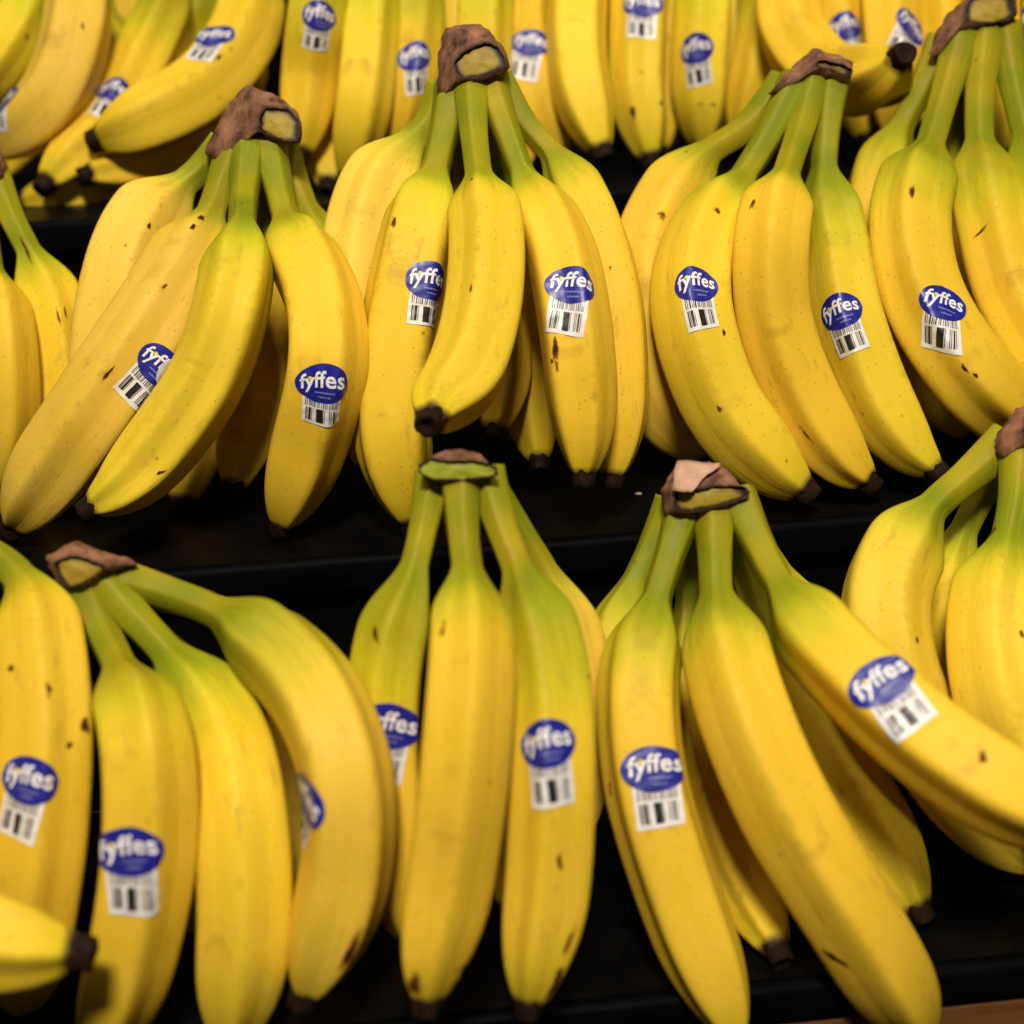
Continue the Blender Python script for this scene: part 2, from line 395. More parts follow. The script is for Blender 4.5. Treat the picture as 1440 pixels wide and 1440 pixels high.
# ------------------------------------------------------------------ bananas
SEG = 80
def fruit(root, org, spec):
    P, R, rs, neck, seed, green, pale, stickers, bruises = spec
    b = Banana(P, R, rs, neck, seed)
    th = np.linspace(0, 2 * math.pi, SEG, endpoint=False)
    V, rid = [], []
    for i in range(b.N):
        r, rd = b.section(th, i)
        V.append(b.C[i] + r[:, None] * (np.cos(th)[:, None] * b.Nv[i] + np.sin(th)[:, None] * b.Bv[i])); rid.append(rd)
    V = np.vstack(V); rid = np.concatenate(rid)
    f = []
    for i in range(b.N - 1):
        for j in range(SEG):
            k = (j + 1) % SEG; f.append((i * SEG + j, i * SEG + k, (i + 1) * SEG + k, (i + 1) * SEG + j))
    n0 = len(V)
    V = np.vstack([V, b.C[:1], b.C[-1:]])
    f += [(n0, (j + 1) % SEG, j) for j in range(SEG)]
    e = (b.N - 1) * SEG; f += [(n0 + 1, e + j, e + (j + 1) % SEG) for j in range(SEG)]
    me = mesh('banana', (V - org) * MM, f)
    s = np.repeat(b.s, SEG); s = np.r_[s, 0, b.L]; rid = np.r_[rid, 0, 0]
    g = 1 - sstep((s - (neck - 14)) / (28 + green * 1.25)) * 1.0
    g = np.maximum(g, .30 * sstep((s - (b.L - 26)) / 26)) + green / 900.
    tipw = sstep((s - (b.L - 12)) / 12)
    for nm, arr in (('green', np.clip(g, 0, 1)), ('ridge', rid), ('tip', tipw), ('pale', np.full(len(s), pale))):
        a = me.attributes.new(nm, 'FLOAT', 'POINT'); a.data.foreach_set('value', arr.astype(np.float32))
    uv = me.uv_layers.new(name='peel')
    lv = np.empty(len(me.loops), int); me.loops.foreach_get('vertex_index', lv)
    u = np.r_[np.tile(th, b.N), 0, 0]
    uu = np.stack([18 * np.cos(u[lv]), s[lv]], 1)   # folded round the fruit so that the texture has no seam
    uu[:, 0] += 7 * np.sin(u[lv])
    uv.data.foreach_set('uv', uu.astype(np.float32).ravel())
    o = link('banana', me, PEEL, root)
    # blossom end: a short dark ragged stub
    rng = random.Random(seed); r1 = b.r[-1]; ax = b.T[-1]; c = b.C[-1]
    rings = ((-3.2, 1.13), (.4, 1.10), (3.0, 1.02), (5.0, 1.0), (5.6, .82), (4.4, .5), (3.8, .2))
    n = 20; tv, tf = [], []
    for q, (h, k) in enumerate(rings):
        for j in range(n):
            a = j / n * 2 * math.pi
            kk = k * (1 + .07 * math.sin(3 * a + seed) + rng.uniform(-.05, .05)); hh = h + (rng.uniform(-.4, .4) if q > 1 else .5 * math.sin(5 * a + seed))
            tv.append(c + ax * hh + r1 * kk * (math.cos(a) * b.Nv[-1] + math.sin(a) * b.Bv[-1]))
    for q in range(len(rings) - 1):
        for j in range(n): tf.append((q * n + j, q * n + (j + 1) % n, (q + 1) * n + (j + 1) % n, (q + 1) * n + j))
    tf.append(tuple(range((len(rings) - 1) * n, len(rings) * n)))
    link('tip', mesh('tip', (np.array(tv) - org) * MM, tf), TIP, o)
    for (s0, t0, ang, fold) in stickers:
        A = ART_FOLD if fold else ART
        me2 = mesh('sticker', (wrap(b, A[0], s0, t0, ang, seed) - org) * MM, A[1])
        so = link('sticker', me2, [S_WHITE, S_BLUE, S_INK, S_TEXT, S_YEL, S_FINE], o)
        me2.polygons.foreach_set('material_index', A[2])
    for (s0, t0, ang, ln, wd) in bruises:
        n = 22; V2 = [(0, 0, .05)]; dep = [1.]
        base = blob(rng, ln * .95, wd * 1.0, 0, n)
        for k, z, dv in ((.4, .05, .9), (.7, .045, .6), (1.05, .03, .28), (1.6, .02, 0.)):
            V2 += [(x * k, y * k, z) for x, y, _ in base]; dep += [dv] * n
        V2 = np.array(V2); F2 = [(0, 1 + j, 1 + (j + 1) % n) for j in range(n)]
        for q in range(3): F2 += [(1 + q * n + j, 1 + (q + 1) * n + j, 1 + (q + 1) * n + (j + 1) % n, 1 + q * n + (j + 1) % n) for j in range(n)]
        ca, sa = math.cos(ang), math.sin(ang)
        X = V2[:, 0] * ca - V2[:, 1] * sa; Y = V2[:, 0] * sa + V2[:, 1] * ca
        r0 = np.interp(s0, b.s, b.r)
        me3 = mesh('bruise', (b.at(s0 - Y, t0 - X / r0, V2[:, 2] + .04) - org) * MM, F2)
        me3.attributes.new('depth', 'FLOAT', 'POINT').data.foreach_set('value', np.array(dep, np.float32) * rng.choice((.45, .6, .8, 1., 1.)))
        link('bruise', me3, BRUISE, o)
    return b

def ring_smooth(P, m):
    """closed rounded polygon through ring P, m points, corners kept fairly crisp"""
    P = np.asarray(P); n = len(P); out = []
    for i in range(n):
        p0, p1, p2, p3 = P[(i - 1) % n], P[i], P[(i + 1) % n], P[(i + 2) % n]
        for q in range(m // n):
            t = q / (m // n)
            cr = .5 * ((2 * p1) + (-p0 + p2) * t + (2 * p0 - 5 * p1 + 4 * p2 - p3) * t * t + (-p0 + 3 * p1 - 3 * p2 + p3) * t ** 3)
            out.append(.45 * cr + .55 * (p1 + (p2 - p1) * t))
    return np.array(out)
def crown(root, org, rings, cutm, seed, husk):
    """rings: cut outline, outer outline, back outline (mm). Loft with rough, dried skin."""
    cutr, sil, back = [ring_smooth(r, 54) for r in rings]
    m = len(cutr); cc = cutr.mean(0); bc = back.mean(0)
    fwd = cutr.mean(0) - back.mean(0); fwd /= np.linalg.norm(fwd)
    lay = [cutr * .80 + cc * .20 - fwd * 2.4, cutr * .93 + cc * .07 - fwd * 1.6, cutr + fwd * .6, cutr * .8 + sil * .2 + fwd * .6, cutr * .5 + sil * .5 + fwd * .5, cutr * .22 + sil * .78 + fwd * .2, sil, sil * .75 + back * .25, sil * .4 + back * .6, back, back * .5 + bc * .5]
    V = []
    for q, L in enumerate(lay):
        for p in L:
            d = noise.noise_vector(Vector(p * .16) + Vector((seed, 0, 0))) * (1.2 if q > 2 else .5) + noise.noise_vector(Vector(p * .5)) * (.8 if q > 1 else .3) + noise.noise_vector(Vector(p * 1.4)) * .35
            V.append(p + np.array(d[:]))
    V.append(bc); f = []
    for q in range(len(lay) - 1):
        for j in range(m): f.append((q * m + j, (q + 1) * m + j, (q + 1) * m + (j + 1) % m, q * m + (j + 1) % m))
    e = (len(lay) - 1) * m
    f += [(len(V) - 1, e + (j + 1) % m, e + j) for j in range(m)]
    me = mesh('crown', (np.array(V) - org) * MM, f)
    ed = np.r_[np.repeat([1, .95, .75, .4, .12, 0, 0, 0, 0, 0, 0], m), 0].astype(np.float32)
    me.attributes.new('edge', 'FLOAT', 'POINT').data.foreach_set('value', ed)
    o = link('crown', me, BARK, root)
    lay = [cutr * k + cc * (1 - k) + fwd * (-1.5 + .9 * (1 - k)) for k in (.95, .8, .55, .3, .1)]
    V = [p + np.array((noise.noise_vector(Vector(p * .35)) * .5)[:]) for L in lay for p in L]; f = []
    for q in range(len(lay) - 1):
        for j in range(m): f.append((q * m + j, q * m + (j + 1) % m, (q + 1) * m + (j + 1) % m, (q + 1) * m + j))
    f.append(tuple(range((len(lay) - 1) * m, len(lay) * m)))
    me = mesh('cut_face', (np.array(V) - org) * MM, f)
    me.attributes.new('edge', 'FLOAT', 'POINT').data.foreach_set('value', np.repeat([1, .55, .12, 0, 0], m).astype(np.float32))
    link('cut_face', me, [CUT, CUTG, CUTB][cutm], o)
    if husk:
        H = np.array(husk); n = 7; V = []; f = []
        for layer in (0, 1):
            for a in range(n):
                for c in range(n):
                    u, w = a / (n - 1), c / (n - 1)
                    p = (H[0] * (1 - u) + H[1] * u) * (1 - w) + (H[3] * (1 - u) + H[2] * u) * w
                    d = noise.noise_vector(Vector(p * .12)) * 1.6
                    V.append(p + np.array(d[:]) + fwd * (.7 * layer + 1.5 * math.sin(u * 3.1)))
        for layer in (0, 1):
            for a in range(n - 1):
                for c in range(n - 1):
                    i = layer * n * n + a * n + c; f.append((i, i + 1, i + n + 1, i + n))
        for a in range(n - 1):
            for i, k in ((a, 1), ((n - 1) * n + a, 1), (a * n, n), (a * n + n - 1, n)): f.append((i, i + k, i + k + n * n, i + n * n))
        link('husk', mesh('husk', (np.array(V) - org) * MM, f), HUSK, o)
def web(root, org, fruits):
    """green tissue that fuses the stems under the crown"""
    X = np.array([1., 0, 0]); V = []; n = 28; lv = (0, 3, 6, 9, 12, 15); 
    for q, s in enumerate(lv):
        C = np.array([[np.interp(s, b.s, b.C[:, k]) for k in range(3)] for b in fruits]); c = (C.min(0) + C.max(0)) / 2
        k = 1 - .10 * q / 5
        hx = (C[:, 0].max() - C[:, 0].min()) / 2 * k * .92; hy = (C[:, 1].max() - C[:, 1].min()) / 2 * k * .8 + 1.0 * k
        if q == len(lv) - 1: hx *= .86; hy *= .7
        for j in range(n):
            a = j / n * 2 * math.pi; ca, sa = math.cos(a), math.sin(a)
            V.append(c + np.array([hx * math.copysign(abs(ca) ** .7, ca), hy * math.copysign(abs(sa) ** .7, sa), 0]))
    f = [(q * n + j, q * n + (j + 1) % n, (q + 1) * n + (j + 1) % n, (q + 1) * n + j) for q in range(len(lv) - 1) for j in range(n)]
    f += [tuple(range(n))[::-1], tuple(range((len(lv) - 1) * n, len(lv) * n))]
    link('stem_base', mesh('stem_base', (np.array(V) - org) * MM, f), STEMG, root)

# ------------------------------------------------------------------ bunches: spines in mm, world axes (x right, y away, z up)
# each fruit: spine, radius, stem radius, stem length, seed, greenness, paleness, stickers (along, round, turn, folded), bruises (along, round, turn, length, width)
BUNCHES = [
('middle step bunch cut off by the left edge, dark streaks on one green stem', 'mid', [
  ([[-248.5, 144.6, 152.6], [-237.4, 125.5, 129.7], [-227.8, 111.4, 112.0], [-217.1, 92.0, 83.1], [-216.1, 76.8, 48.6], [-231.4, 68.1, 3.5]], 16.9, 6.3, 56.4, 13, 20, 0.1, [], [(53.2, 0.049, 0.035, 22, 1.4), (94.8, -0.259, 0.052, 12, 1.2), (93.1, -0.506, -0.079, 6, 1)]),
  ([[-255.1, 144.4, 151.2], [-249.7, 117.0, 124.8], [-244.0, 92.1, 108.1], [-236.9, 62.6, 83.0], [-240.0, 53.4, 46.7], [-258.3, 60.9, 0.8]], 16.2, 6.0, 68.9, 7932, 12, 0.1, [], []),
  ([[-261.7, 149.2, 150.8], [-271.5, 126.7, 124.3], [-278.3, 112.6, 105.8], [-281.6, 87.2, 79.5], [-280.9, 70.1, 40.6], [-276.9, 65.7, 0.4]], 17.6, 6.5, 60.3, 5851, 25, 0.1, [], [])],
 [[[-258.4, 132.9, 156.5], [-257.9, 131.9, 154.2], [-255.1, 131.1, 152.7], [-248.1, 129.8, 151.1], [-242.4, 129.2, 150.9], [-241.2, 131.1, 155.8], [-243.1, 132.7, 159.3], [-250.9, 133.9, 160.6], [-256.4, 133.7, 158.8]], [[-269.8, 138.7, 147.1], [-261.3, 137.0, 144.8], [-254.0, 138.0, 148.7], [-247.2, 136.4, 146.2], [-240.9, 136.2, 147.2], [-239.4, 139.8, 156.2], [-242.3, 143.0, 163.5], [-255.8, 146.1, 168.2], [-267.0, 143.3, 159.0]], [[-275.2, 171.5, 144.1], [-268.3, 170.2, 142.2], [-262.4, 171.0, 145.4], [-256.9, 169.6, 143.3], [-251.7, 169.5, 144.2], [-250.6, 172.4, 151.5], [-252.9, 175.0, 157.4], [-263.9, 177.5, 161.3], [-273.0, 175.3, 153.7]]], 0, None),
('pale to bright yellow bunch on middle step with a half peeled sticker, leftmost whole one', 'mid', [
  ([[-125.3, 113.5, 161.3], [-138.9, 111.5, 151.2], [-150.3, 104.2, 143.1], [-169.0, 84.4, 124.3], [-181.3, 66.1, 92.4], [-186.8, 54.4, 53.3], [-181.8, 53.2, 14.7]], 21.0, 7.2, 32.9, 3770, 6, 0.75, [], [(65.9, -0.133, 0.567, 2.5, 1.6)]),
  ([[-119.4, 102.3, 161.7], [-127.1, 90.2, 146.1], [-133.9, 75.0, 131.9], [-150.3, 43.1, 106.2], [-184.0, 16.5, 64.8], [-215.0, 14.2, 28.1], [-234.7, 16.9, 5.3]], 20.6, 7.2, 43.1, 1689, 14, 0.6, [(123.0, -0.848, -0.209, 1)], [(55.5, 0.079, -0.061, 4, 3), (64.8, 0.116, -0.113, 3, 2), (94.0, 0.011, 0.026, 4, 2), (137.0, -0.002, -0.105, 6, 1.4)]),
  ([[-112.8, 97.4, 162.0], [-115.1, 75.6, 145.6], [-115.1, 37.8, 133.2], [-120.2, 6.6, 106.1], [-134.1, -4.0, 75.7], [-162.1, -13.4, 43.3], [-175.6, -20.1, 33.3], [-188.5, -22.9, 26.6]], 17.7, 6.6, 67.1, 9608, 30, 0.1, [], [(189.2, -0.501, -0.192, 5, 1.2)]),
  ([[-103.8, 99.5, 163.0], [-99.9, 83.2, 146.3], [-95.4, 60.6, 130.1], [-81.5, 13.6, 105.2], [-80.6, -8.3, 81.4], [-93.3, -4.8, 41.0], [-108.1, -0.0, 2.4]], 18.4, 6.8, 51.8, 7527, 34, 0.1, [(146.4, -0.012, 0.148, 0)], []),
  ([[-98.7, 111.3, 161.2], [-93.5, 108.7, 144.9], [-87.8, 99.3, 127.3], [-78.8, 88.6, 94.8], [-80.1, 68.6, 56.1], [-92.1, 52.7, 17.3]], 18.7, 6.9, 38.1, 5446, 30, 0.1, [], []),
  ([[-108.8, 114.4, 161.4], [-111.2, 118.9, 137.9], [-112.1, 115.1, 120.6], [-114.9, 88.8, 78.9], [-123.6, 62.6, 35.1], [-129.5, 49.1, 17.7], [-133.3, 39.4, 7.7]], 16.3, 6.0, 41.8, 3365, 20, 0.1, [], []),
  ([[-121.3, 117.8, 161.6], [-130.1, 126.2, 137.8], [-135.9, 123.5, 116.8], [-144.1, 102.3, 77.5], [-152.3, 72.6, 30.2], [-160.9, 49.2, -2.6]], 16.6, 6.2, 48.7, 1284, 20, 0.1, [], [])],
 [[[-105.5, 88.6, 173.4], [-105.3, 88.2, 172.5], [-104.7, 87.7, 171.5], [-96.2, 85.1, 167.0], [-88.4, 84.1, 166.1], [-86.7, 87.4, 174.6], [-91.6, 90.2, 180.5], [-102.5, 91.5, 181.3], [-104.9, 90.0, 177.2]], [[-134.2, 95.2, 162.3], [-125.0, 92.4, 157.3], [-109.7, 96.4, 170.5], [-96.9, 92.8, 164.5], [-86.9, 92.2, 165.0], [-86.4, 96.5, 175.8], [-93.7, 100.4, 183.8], [-111.2, 105.1, 191.6], [-123.9, 101.0, 178.8]], [[-131.8, 127.9, 160.6], [-124.3, 125.6, 156.5], [-111.8, 128.8, 167.3], [-101.4, 125.9, 162.3], [-93.2, 125.4, 162.8], [-92.8, 128.9, 171.6], [-98.7, 132.1, 178.1], [-113.1, 135.9, 184.5], [-123.4, 132.6, 174.1]]], 0, None),
('middle step bunch with upright brown crown and one banana pointing its black tip forward', 'mid', [
  ([[-14.5, 98.0, 185.5], [-23.1, 95.3, 171.1], [-35.0, 88.3, 159.7], [-53.0, 73.1, 140.1], [-63.8, 57.3, 104.3], [-65.0, 34.9, 61.1], [-64.1, 24.3, 17.8]], 19.2, 7.1, 35.0, 9203, 12, 0.8, [], []),
  ([[-10.8, 88.0, 187.9], [-18.1, 71.5, 168.5], [-25.3, 52.9, 149.3], [-36.5, 26.7, 122.4], [-46.6, 10.9, 87.0], [-53.3, -3.6, 44.4], [-47.5, -10.4, 2.3]], 18.8, 7.0, 54.2, 7122, 26, 0.1, [(110.1, -0.424, 0.052, 0)], [(90.1, 0.776, -0.017, 4, 2)]),
  ([[-3.7, 81.0, 188.1], [-4.9, 57.9, 167.7], [-5.2, 32.8, 149.2], [-5.5, -0.4, 129.0], [-10.7, -25.5, 103.5], [-21.0, -46.7, 83.3], [-33.6, -63.7, 75.5], [-38.2, -78.0, 73.7]], 17.1, 6.3, 62.0, 5041, 18, 0.1, [], [(135.7, 0.48, -0.017, 6, 1.4), (75.0, 0.503, 0.061, 3, 2)]),
  ([[5.4, 83.6, 188.1], [10.9, 64.8, 167.7], [16.6, 43.9, 147.3], [27.3, 12.9, 121.2], [29.7, -10.9, 94.0], [30.7, -22.7, 61.2], [30.6, -29.6, 42.8], [29.6, -33.9, 28.9]], 17.1, 6.3, 58.0, 2960, 22, 0.1, [(126.7, 0.077, -0.297, 0)], [(149.0, 0.721, -0.166, 9, 2), (156.2, 0.731, -0.009, 7, 1.6), (154.0, 0.843, 0.183, 3, 1.2)]),
  ([[11.0, 92.9, 188.0], [22.3, 81.6, 168.5], [34.7, 68.6, 152.7], [47.2, 41.5, 124.5], [52.3, 18.5, 92.0], [51.3, 0.2, 52.7], [48.9, -8.1, 31.3], [46.6, -12.6, 18.7]], 15.7, 5.8, 49.1, 879, 30, 0.1, [], [(107.4, 0.466, 0.079, 7, 1.4), (117.1, -0.056, -0.253, 3, 1.6)]),
  ([[-2.9, 102.2, 186.9], [-7.5, 105.7, 162.2], [-7.5, 97.3, 138.9], [-0.1, 63.3, 95.4], [0.7, 35.0, 63.6], [-6.8, 2.1, 39.7]], 14.9, 5.5, 50.1, 8798, 10, 0.1, [], []),
  ([[7.5, 101.1, 186.5], [10.3, 106.6, 157.7], [14.9, 107.6, 136.1], [18.3, 88.7, 88.6], [16.3, 53.3, 46.3], [16.8, 27.5, 14.8]], 16.6, 6.1, 51.6, 6717, 10, 0.1, [], [])],
 [[[-11.1, 73.8, 199.4], [-10.4, 72.2, 195.6], [-8.0, 70.6, 192.1], [2.0, 70.1, 192.9], [12.7, 70.7, 196.8], [9.4, 74.3, 205.1], [4.9, 75.7, 207.4], [-3.6, 75.6, 205.3], [-8.9, 74.6, 201.8]], [[-19.9, 78.0, 186.5], [-17.3, 76.3, 182.8], [-12.3, 78.2, 188.6], [-0.7, 77.2, 188.7], [15.1, 78.5, 195.3], [11.8, 83.3, 206.3], [2.8, 87.6, 215.1], [-8.8, 88.7, 215.3], [-16.3, 87.4, 210.5]], [[-15.0, 111.1, 186.4], [-12.8, 109.7, 183.3], [-8.8, 111.3, 188.1], [0.8, 110.5, 188.2], [13.6, 111.5, 193.6], [10.9, 115.4, 202.5], [3.6, 119.0, 209.7], [-5.9, 119.8, 209.9], [-12.0, 118.8, 205.9]]], 0, None),
('middle step bunch whose bananas sweep down to the right, two stickers, dark browned crown', 'mid', [
  ([[157.8, 106.4, 178.6], [136.5, 100.5, 158.7], [113.3, 94.9, 145.9], [85.9, 76.6, 115.8], [73.2, 48.8, 83.4], [78.5, 31.6, 41.0], [100.3, 32.5, 9.5]], 18.7, 6.9, 56.8, 4636, 16, 0.3, [], [(105.9, 0.253, 0.07, 8, 4)]),
  ([[160.9, 96.1, 180.4], [144.6, 83.4, 158.5], [125.3, 69.4, 136.3], [98.4, 36.8, 112.1], [89.3, 10.8, 88.0], [100.0, -6.9, 47.9], [121.1, -18.7, 21.0], [134.6, -23.6, 9.0]], 19.1, 7.1, 62.7, 2555, 36, 0.1, [(143.3, 0.404, 0.026, 0)], [(101.4, 0.259, 0.113, 4.5, 3.2), (194.0, 0.762, 0.122, 4.5, 2.2), (162.8, -0.144, -0.305, 3, 1.6)]),
  ([[168.5, 93.7, 181.2], [156.6, 75.2, 158.8], [140.7, 45.4, 140.1], [127.0, 17.3, 117.5], [126.6, 7.5, 83.0], [141.1, -3.5, 42.1], [155.2, -11.7, 20.1], [167.6, -15.8, 8.1]], 17.6, 6.5, 70.0, 474, 16, 0.1, [], [(98.5, 1.178, -0.148, 6, 2.4), (198.0, 0.839, 0.061, 9, 2.5)]),
  ([[178.1, 93.1, 181.5], [171.6, 79.6, 157.5], [166.8, 64.9, 137.4], [166.7, 42.6, 106.8], [168.1, 23.2, 76.3], [179.6, 3.7, 38.7], [190.6, -7.3, 20.5], [200.4, -14.6, 10.8]], 17.8, 6.6, 53.6, 8393, 44, 0.1, [(126.0, 0.702, 0.035, 0)], []),
  ([[175.4, 109.8, 179.6], [174.3, 114.5, 151.5], [172.0, 110.2, 126.8], [168.8, 87.2, 79.3], [174.9, 65.0, 39.2], [188.0, 43.8, 10.3]], 16.9, 6.2, 53.7, 6312, 30, 0.1, [], [])],
 [[[166.3, 83.1, 189.2], [167.3, 82.6, 188.2], [170.7, 81.8, 186.8], [175.0, 80.8, 185.3], [181.5, 79.5, 183.4], [182.7, 80.4, 185.9], [178.8, 81.7, 188.4], [172.3, 82.9, 189.9], [167.2, 83.8, 191.1]], [[144.0, 88.5, 176.3], [151.8, 88.1, 176.9], [162.4, 89.8, 183.4], [173.9, 87.3, 179.8], [182.8, 85.7, 177.8], [187.1, 89.8, 188.6], [178.3, 92.3, 193.1], [167.8, 94.3, 195.7], [156.8, 92.4, 188.6]], [[158.1, 120.3, 174.8], [164.4, 119.9, 175.3], [173.1, 121.3, 180.6], [182.4, 119.3, 177.7], [189.7, 118.0, 176.1], [193.2, 121.3, 184.9], [186.0, 123.4, 188.5], [177.4, 125.0, 190.6], [168.5, 123.4, 184.9]]], 2, None),
('greenish bunch at the right end of the middle step with long green stems', 'mid', [
  ([[250.7, 137.2, 192.4], [237.3, 128.3, 170.3], [222.0, 117.6, 148.6], [207.3, 101.1, 122.5], [202.4, 75.2, 83.5], [217.4, 57.0, 38.4], [243.5, 49.3, 4.3]], 18.1, 6.7, 55.9, 4231, 34, 0.1, [], [(88.4, 0.091, -0.079, 8, 2.6)]),
  ([[258.4, 128.6, 197.8], [242.3, 107.1, 170.2], [224.7, 81.0, 144.1], [205.3, 51.0, 116.8], [204.0, 25.5, 83.9], [223.8, 6.6, 48.9], [279.9, 29.4, 6.3]], 20.3, 7.2, 79.4, 2150, 50, 0.1, [(176.7, 0.207, -0.689, 0)], [(122.2, 0.488, -0.175, 5, 2.4), (202.5, 0.712, -0.175, 3, 1.6), (206.5, 0.62, -0.227, 2, 1.4)]),
  ([[268.6, 125.5, 197.5], [259.9, 106.5, 169.3], [253.1, 84.4, 143.9], [249.9, 56.0, 113.3], [255.0, 35.2, 78.3], [268.8, 8.2, 48.8], [315.5, 26.3, 10.4]], 19.7, 7.2, 69.4, 69, 52, 0.1, [], [(120.0, 0.998, -1.239, 7, 1.2)]),
  ([[278.9, 127.4, 198.7], [278.8, 108.5, 171.8], [278.5, 85.6, 145.9], [281.4, 57.1, 114.7], [288.4, 33.3, 80.1], [303.7, 18.8, 43.3], [335.6, 21.7, 10.4]], 18.7, 6.9, 67.4, 7988, 50, 0.1, [], []),
  ([[272.7, 144.1, 196.3], [268.4, 145.5, 161.7], [265.6, 138.7, 136.3], [258.9, 118.7, 93.9], [264.2, 93.7, 48.5], [282.3, 69.4, 14.6]], 17.6, 6.5, 61.4, 5907, 25, 0.1, [], [])],
 [[[254.5, 117.3, 206.5], [254.7, 116.5, 204.5], [256.4, 115.9, 203.4], [265.4, 114.7, 202.3], [272.7, 114.4, 203.0], [279.5, 115.0, 206.1], [277.8, 119.0, 215.7], [259.2, 120.6, 215.4], [255.6, 119.2, 211.2]], [[237.3, 120.6, 189.5], [240.2, 119.1, 186.4], [250.7, 121.5, 194.5], [263.4, 122.2, 198.9], [279.4, 121.8, 201.6], [284.4, 123.1, 205.6], [282.5, 127.9, 217.2], [261.2, 129.2, 215.8], [246.3, 126.3, 205.5]], [[255.0, 152.7, 189.7], [257.3, 151.5, 187.2], [265.9, 153.4, 193.8], [276.2, 154.0, 197.3], [289.3, 153.7, 199.5], [293.3, 154.7, 202.8], [291.7, 158.6, 212.2], [274.5, 159.7, 211.0], [262.3, 157.4, 202.7]]], 0, None),
('pale yellow bunch in the top left corner of the back row', 'top', [
  ([[-235.7, 354.9, 306.1], [-233.9, 332.9, 277.5], [-240.5, 315.3, 253.8], [-252.7, 286.8, 219.2], [-271.3, 277.8, 194.7], [-308.1, 290.5, 168.8]], 16.0, 5.9, 66.4, 3826, 60, 0.1, [], [(122.6, -0.871, 0.777, 3, 2)]),
  ([[-224.9, 353.8, 305.7], [-222.9, 326.9, 273.0], [-218.8, 298.8, 245.1], [-218.8, 263.1, 210.9], [-235.5, 248.6, 177.4], [-273.1, 251.1, 149.0]], 19.6, 7.2, 82.2, 1745, 30, 0.7, [(190.7, 1.232, 0.864, 0)], [(133.2, -0.463, 0.279, 4, 2.4)]),
  ([[-215.9, 363.9, 305.9], [-214.5, 354.5, 260.8], [-212.0, 341.6, 219.2], [-205.3, 331.5, 187.5], [-211.6, 330.5, 164.1], [-220.0, 326.5, 147.4]], 14.9, 5.5, 89.7, 9664, 45, 0.6, [], []),
  ([[-207.8, 367.5, 305.8], [-201.8, 368.7, 272.9], [-197.4, 365.6, 247.5], [-198.1, 362.1, 213.4], [-198.3, 358.6, 191.8], [-196.6, 346.0, 175.0]], 15.7, 5.8, 59.4, 7583, 20, 0.5, [], []),
  ([[-243.5, 373.4, 307.3], [-255.0, 365.3, 266.6], [-262.0, 352.2, 221.0], [-264.2, 330.1, 179.7], [-271.4, 311.2, 151.9], [-290.9, 292.9, 127.3]], 17.8, 6.6, 91.1, 5502, 10, 0.1, [], [])],
 [[[-235.2, 340.1, 304.5], [-228.8, 338.2, 301.2], [-218.3, 336.8, 300.0], [-208.7, 336.5, 301.4], [-204.3, 337.5, 304.7], [-207.4, 339.3, 308.5], [-216.4, 341.0, 310.9], [-227.1, 341.9, 310.8], [-234.5, 341.6, 308.2]], [[-243.8, 349.8, 305.1], [-234.4, 346.9, 300.2], [-219.1, 344.9, 298.3], [-204.8, 344.5, 300.5], [-198.5, 346.0, 305.6], [-202.9, 348.7, 311.3], [-216.1, 351.3, 315.0], [-231.8, 352.6, 314.8], [-242.8, 352.0, 310.9]], [[-245.6, 384.5, 307.5], [-238.0, 382.2, 303.5], [-225.6, 380.5, 302.0], [-214.1, 380.2, 303.8], [-209.0, 381.4, 307.9], [-212.6, 383.6, 312.5], [-223.2, 385.7, 315.5], [-235.9, 386.8, 315.3], [-244.8, 386.3, 312.2]]], 0, None),
('back row bunch near the left with bananas slanting down left, one crossing over the others', 'top', [
  ([[-142.6, 388.5, 300.4], [-153.3, 360.0, 262.5], [-165.3, 328.4, 234.2], [-184.7, 297.0, 197.3], [-209.0, 255.4, 159.3], [-239.8, 222.4, 133.0]], 17.6, 6.5, 92.7, 3421, 60, 0.1, [(190.4, 0.071, 0.148, 0)], []),
  ([[-135.6, 385.6, 300.0], [-142.4, 362.1, 262.1], [-148.7, 350.4, 237.2], [-164.9, 341.2, 200.0], [-179.7, 312.2, 168.5], [-200.3, 294.3, 143.7]], 17.2, 6.4, 73.3, 1340, 62, 0.1, [], []),
  ([[-126.0, 378.0, 299.3], [-117.6, 343.6, 265.1], [-117.3, 312.8, 236.6], [-124.5, 273.3, 204.0], [-147.6, 244.9, 179.3], [-180.9, 221.4, 164.8], [-207.3, 222.8, 156.2]], 20.5, 7.2, 91.2, 9259, 26, 0.1, [(162.1, 0.372, 0.131, 0)], [(167.0, -0.385, -0.157, 4, 1.6), (176.7, -0.301, -0.209, 4, 2)]),
  ([[-125.0, 395.5, 300.1], [-122.2, 371.8, 248.6], [-127.7, 338.5, 198.4], [-144.6, 298.3, 157.4], [-181.2, 246.1, 141.8], [-216.4, 224.4, 137.0]], 17.6, 6.5, 117.3, 7178, 20, 0.1, [], []),
  ([[-130.1, 402.7, 300.6], [-142.2, 393.3, 249.4], [-161.1, 370.9, 189.2], [-194.2, 358.5, 137.6], [-219.8, 253.0, 125.1], [-261.5, 250.0, 119.6]], 17.5, 6.5, 120.5, 5097, 10, 0.1, [], [])],
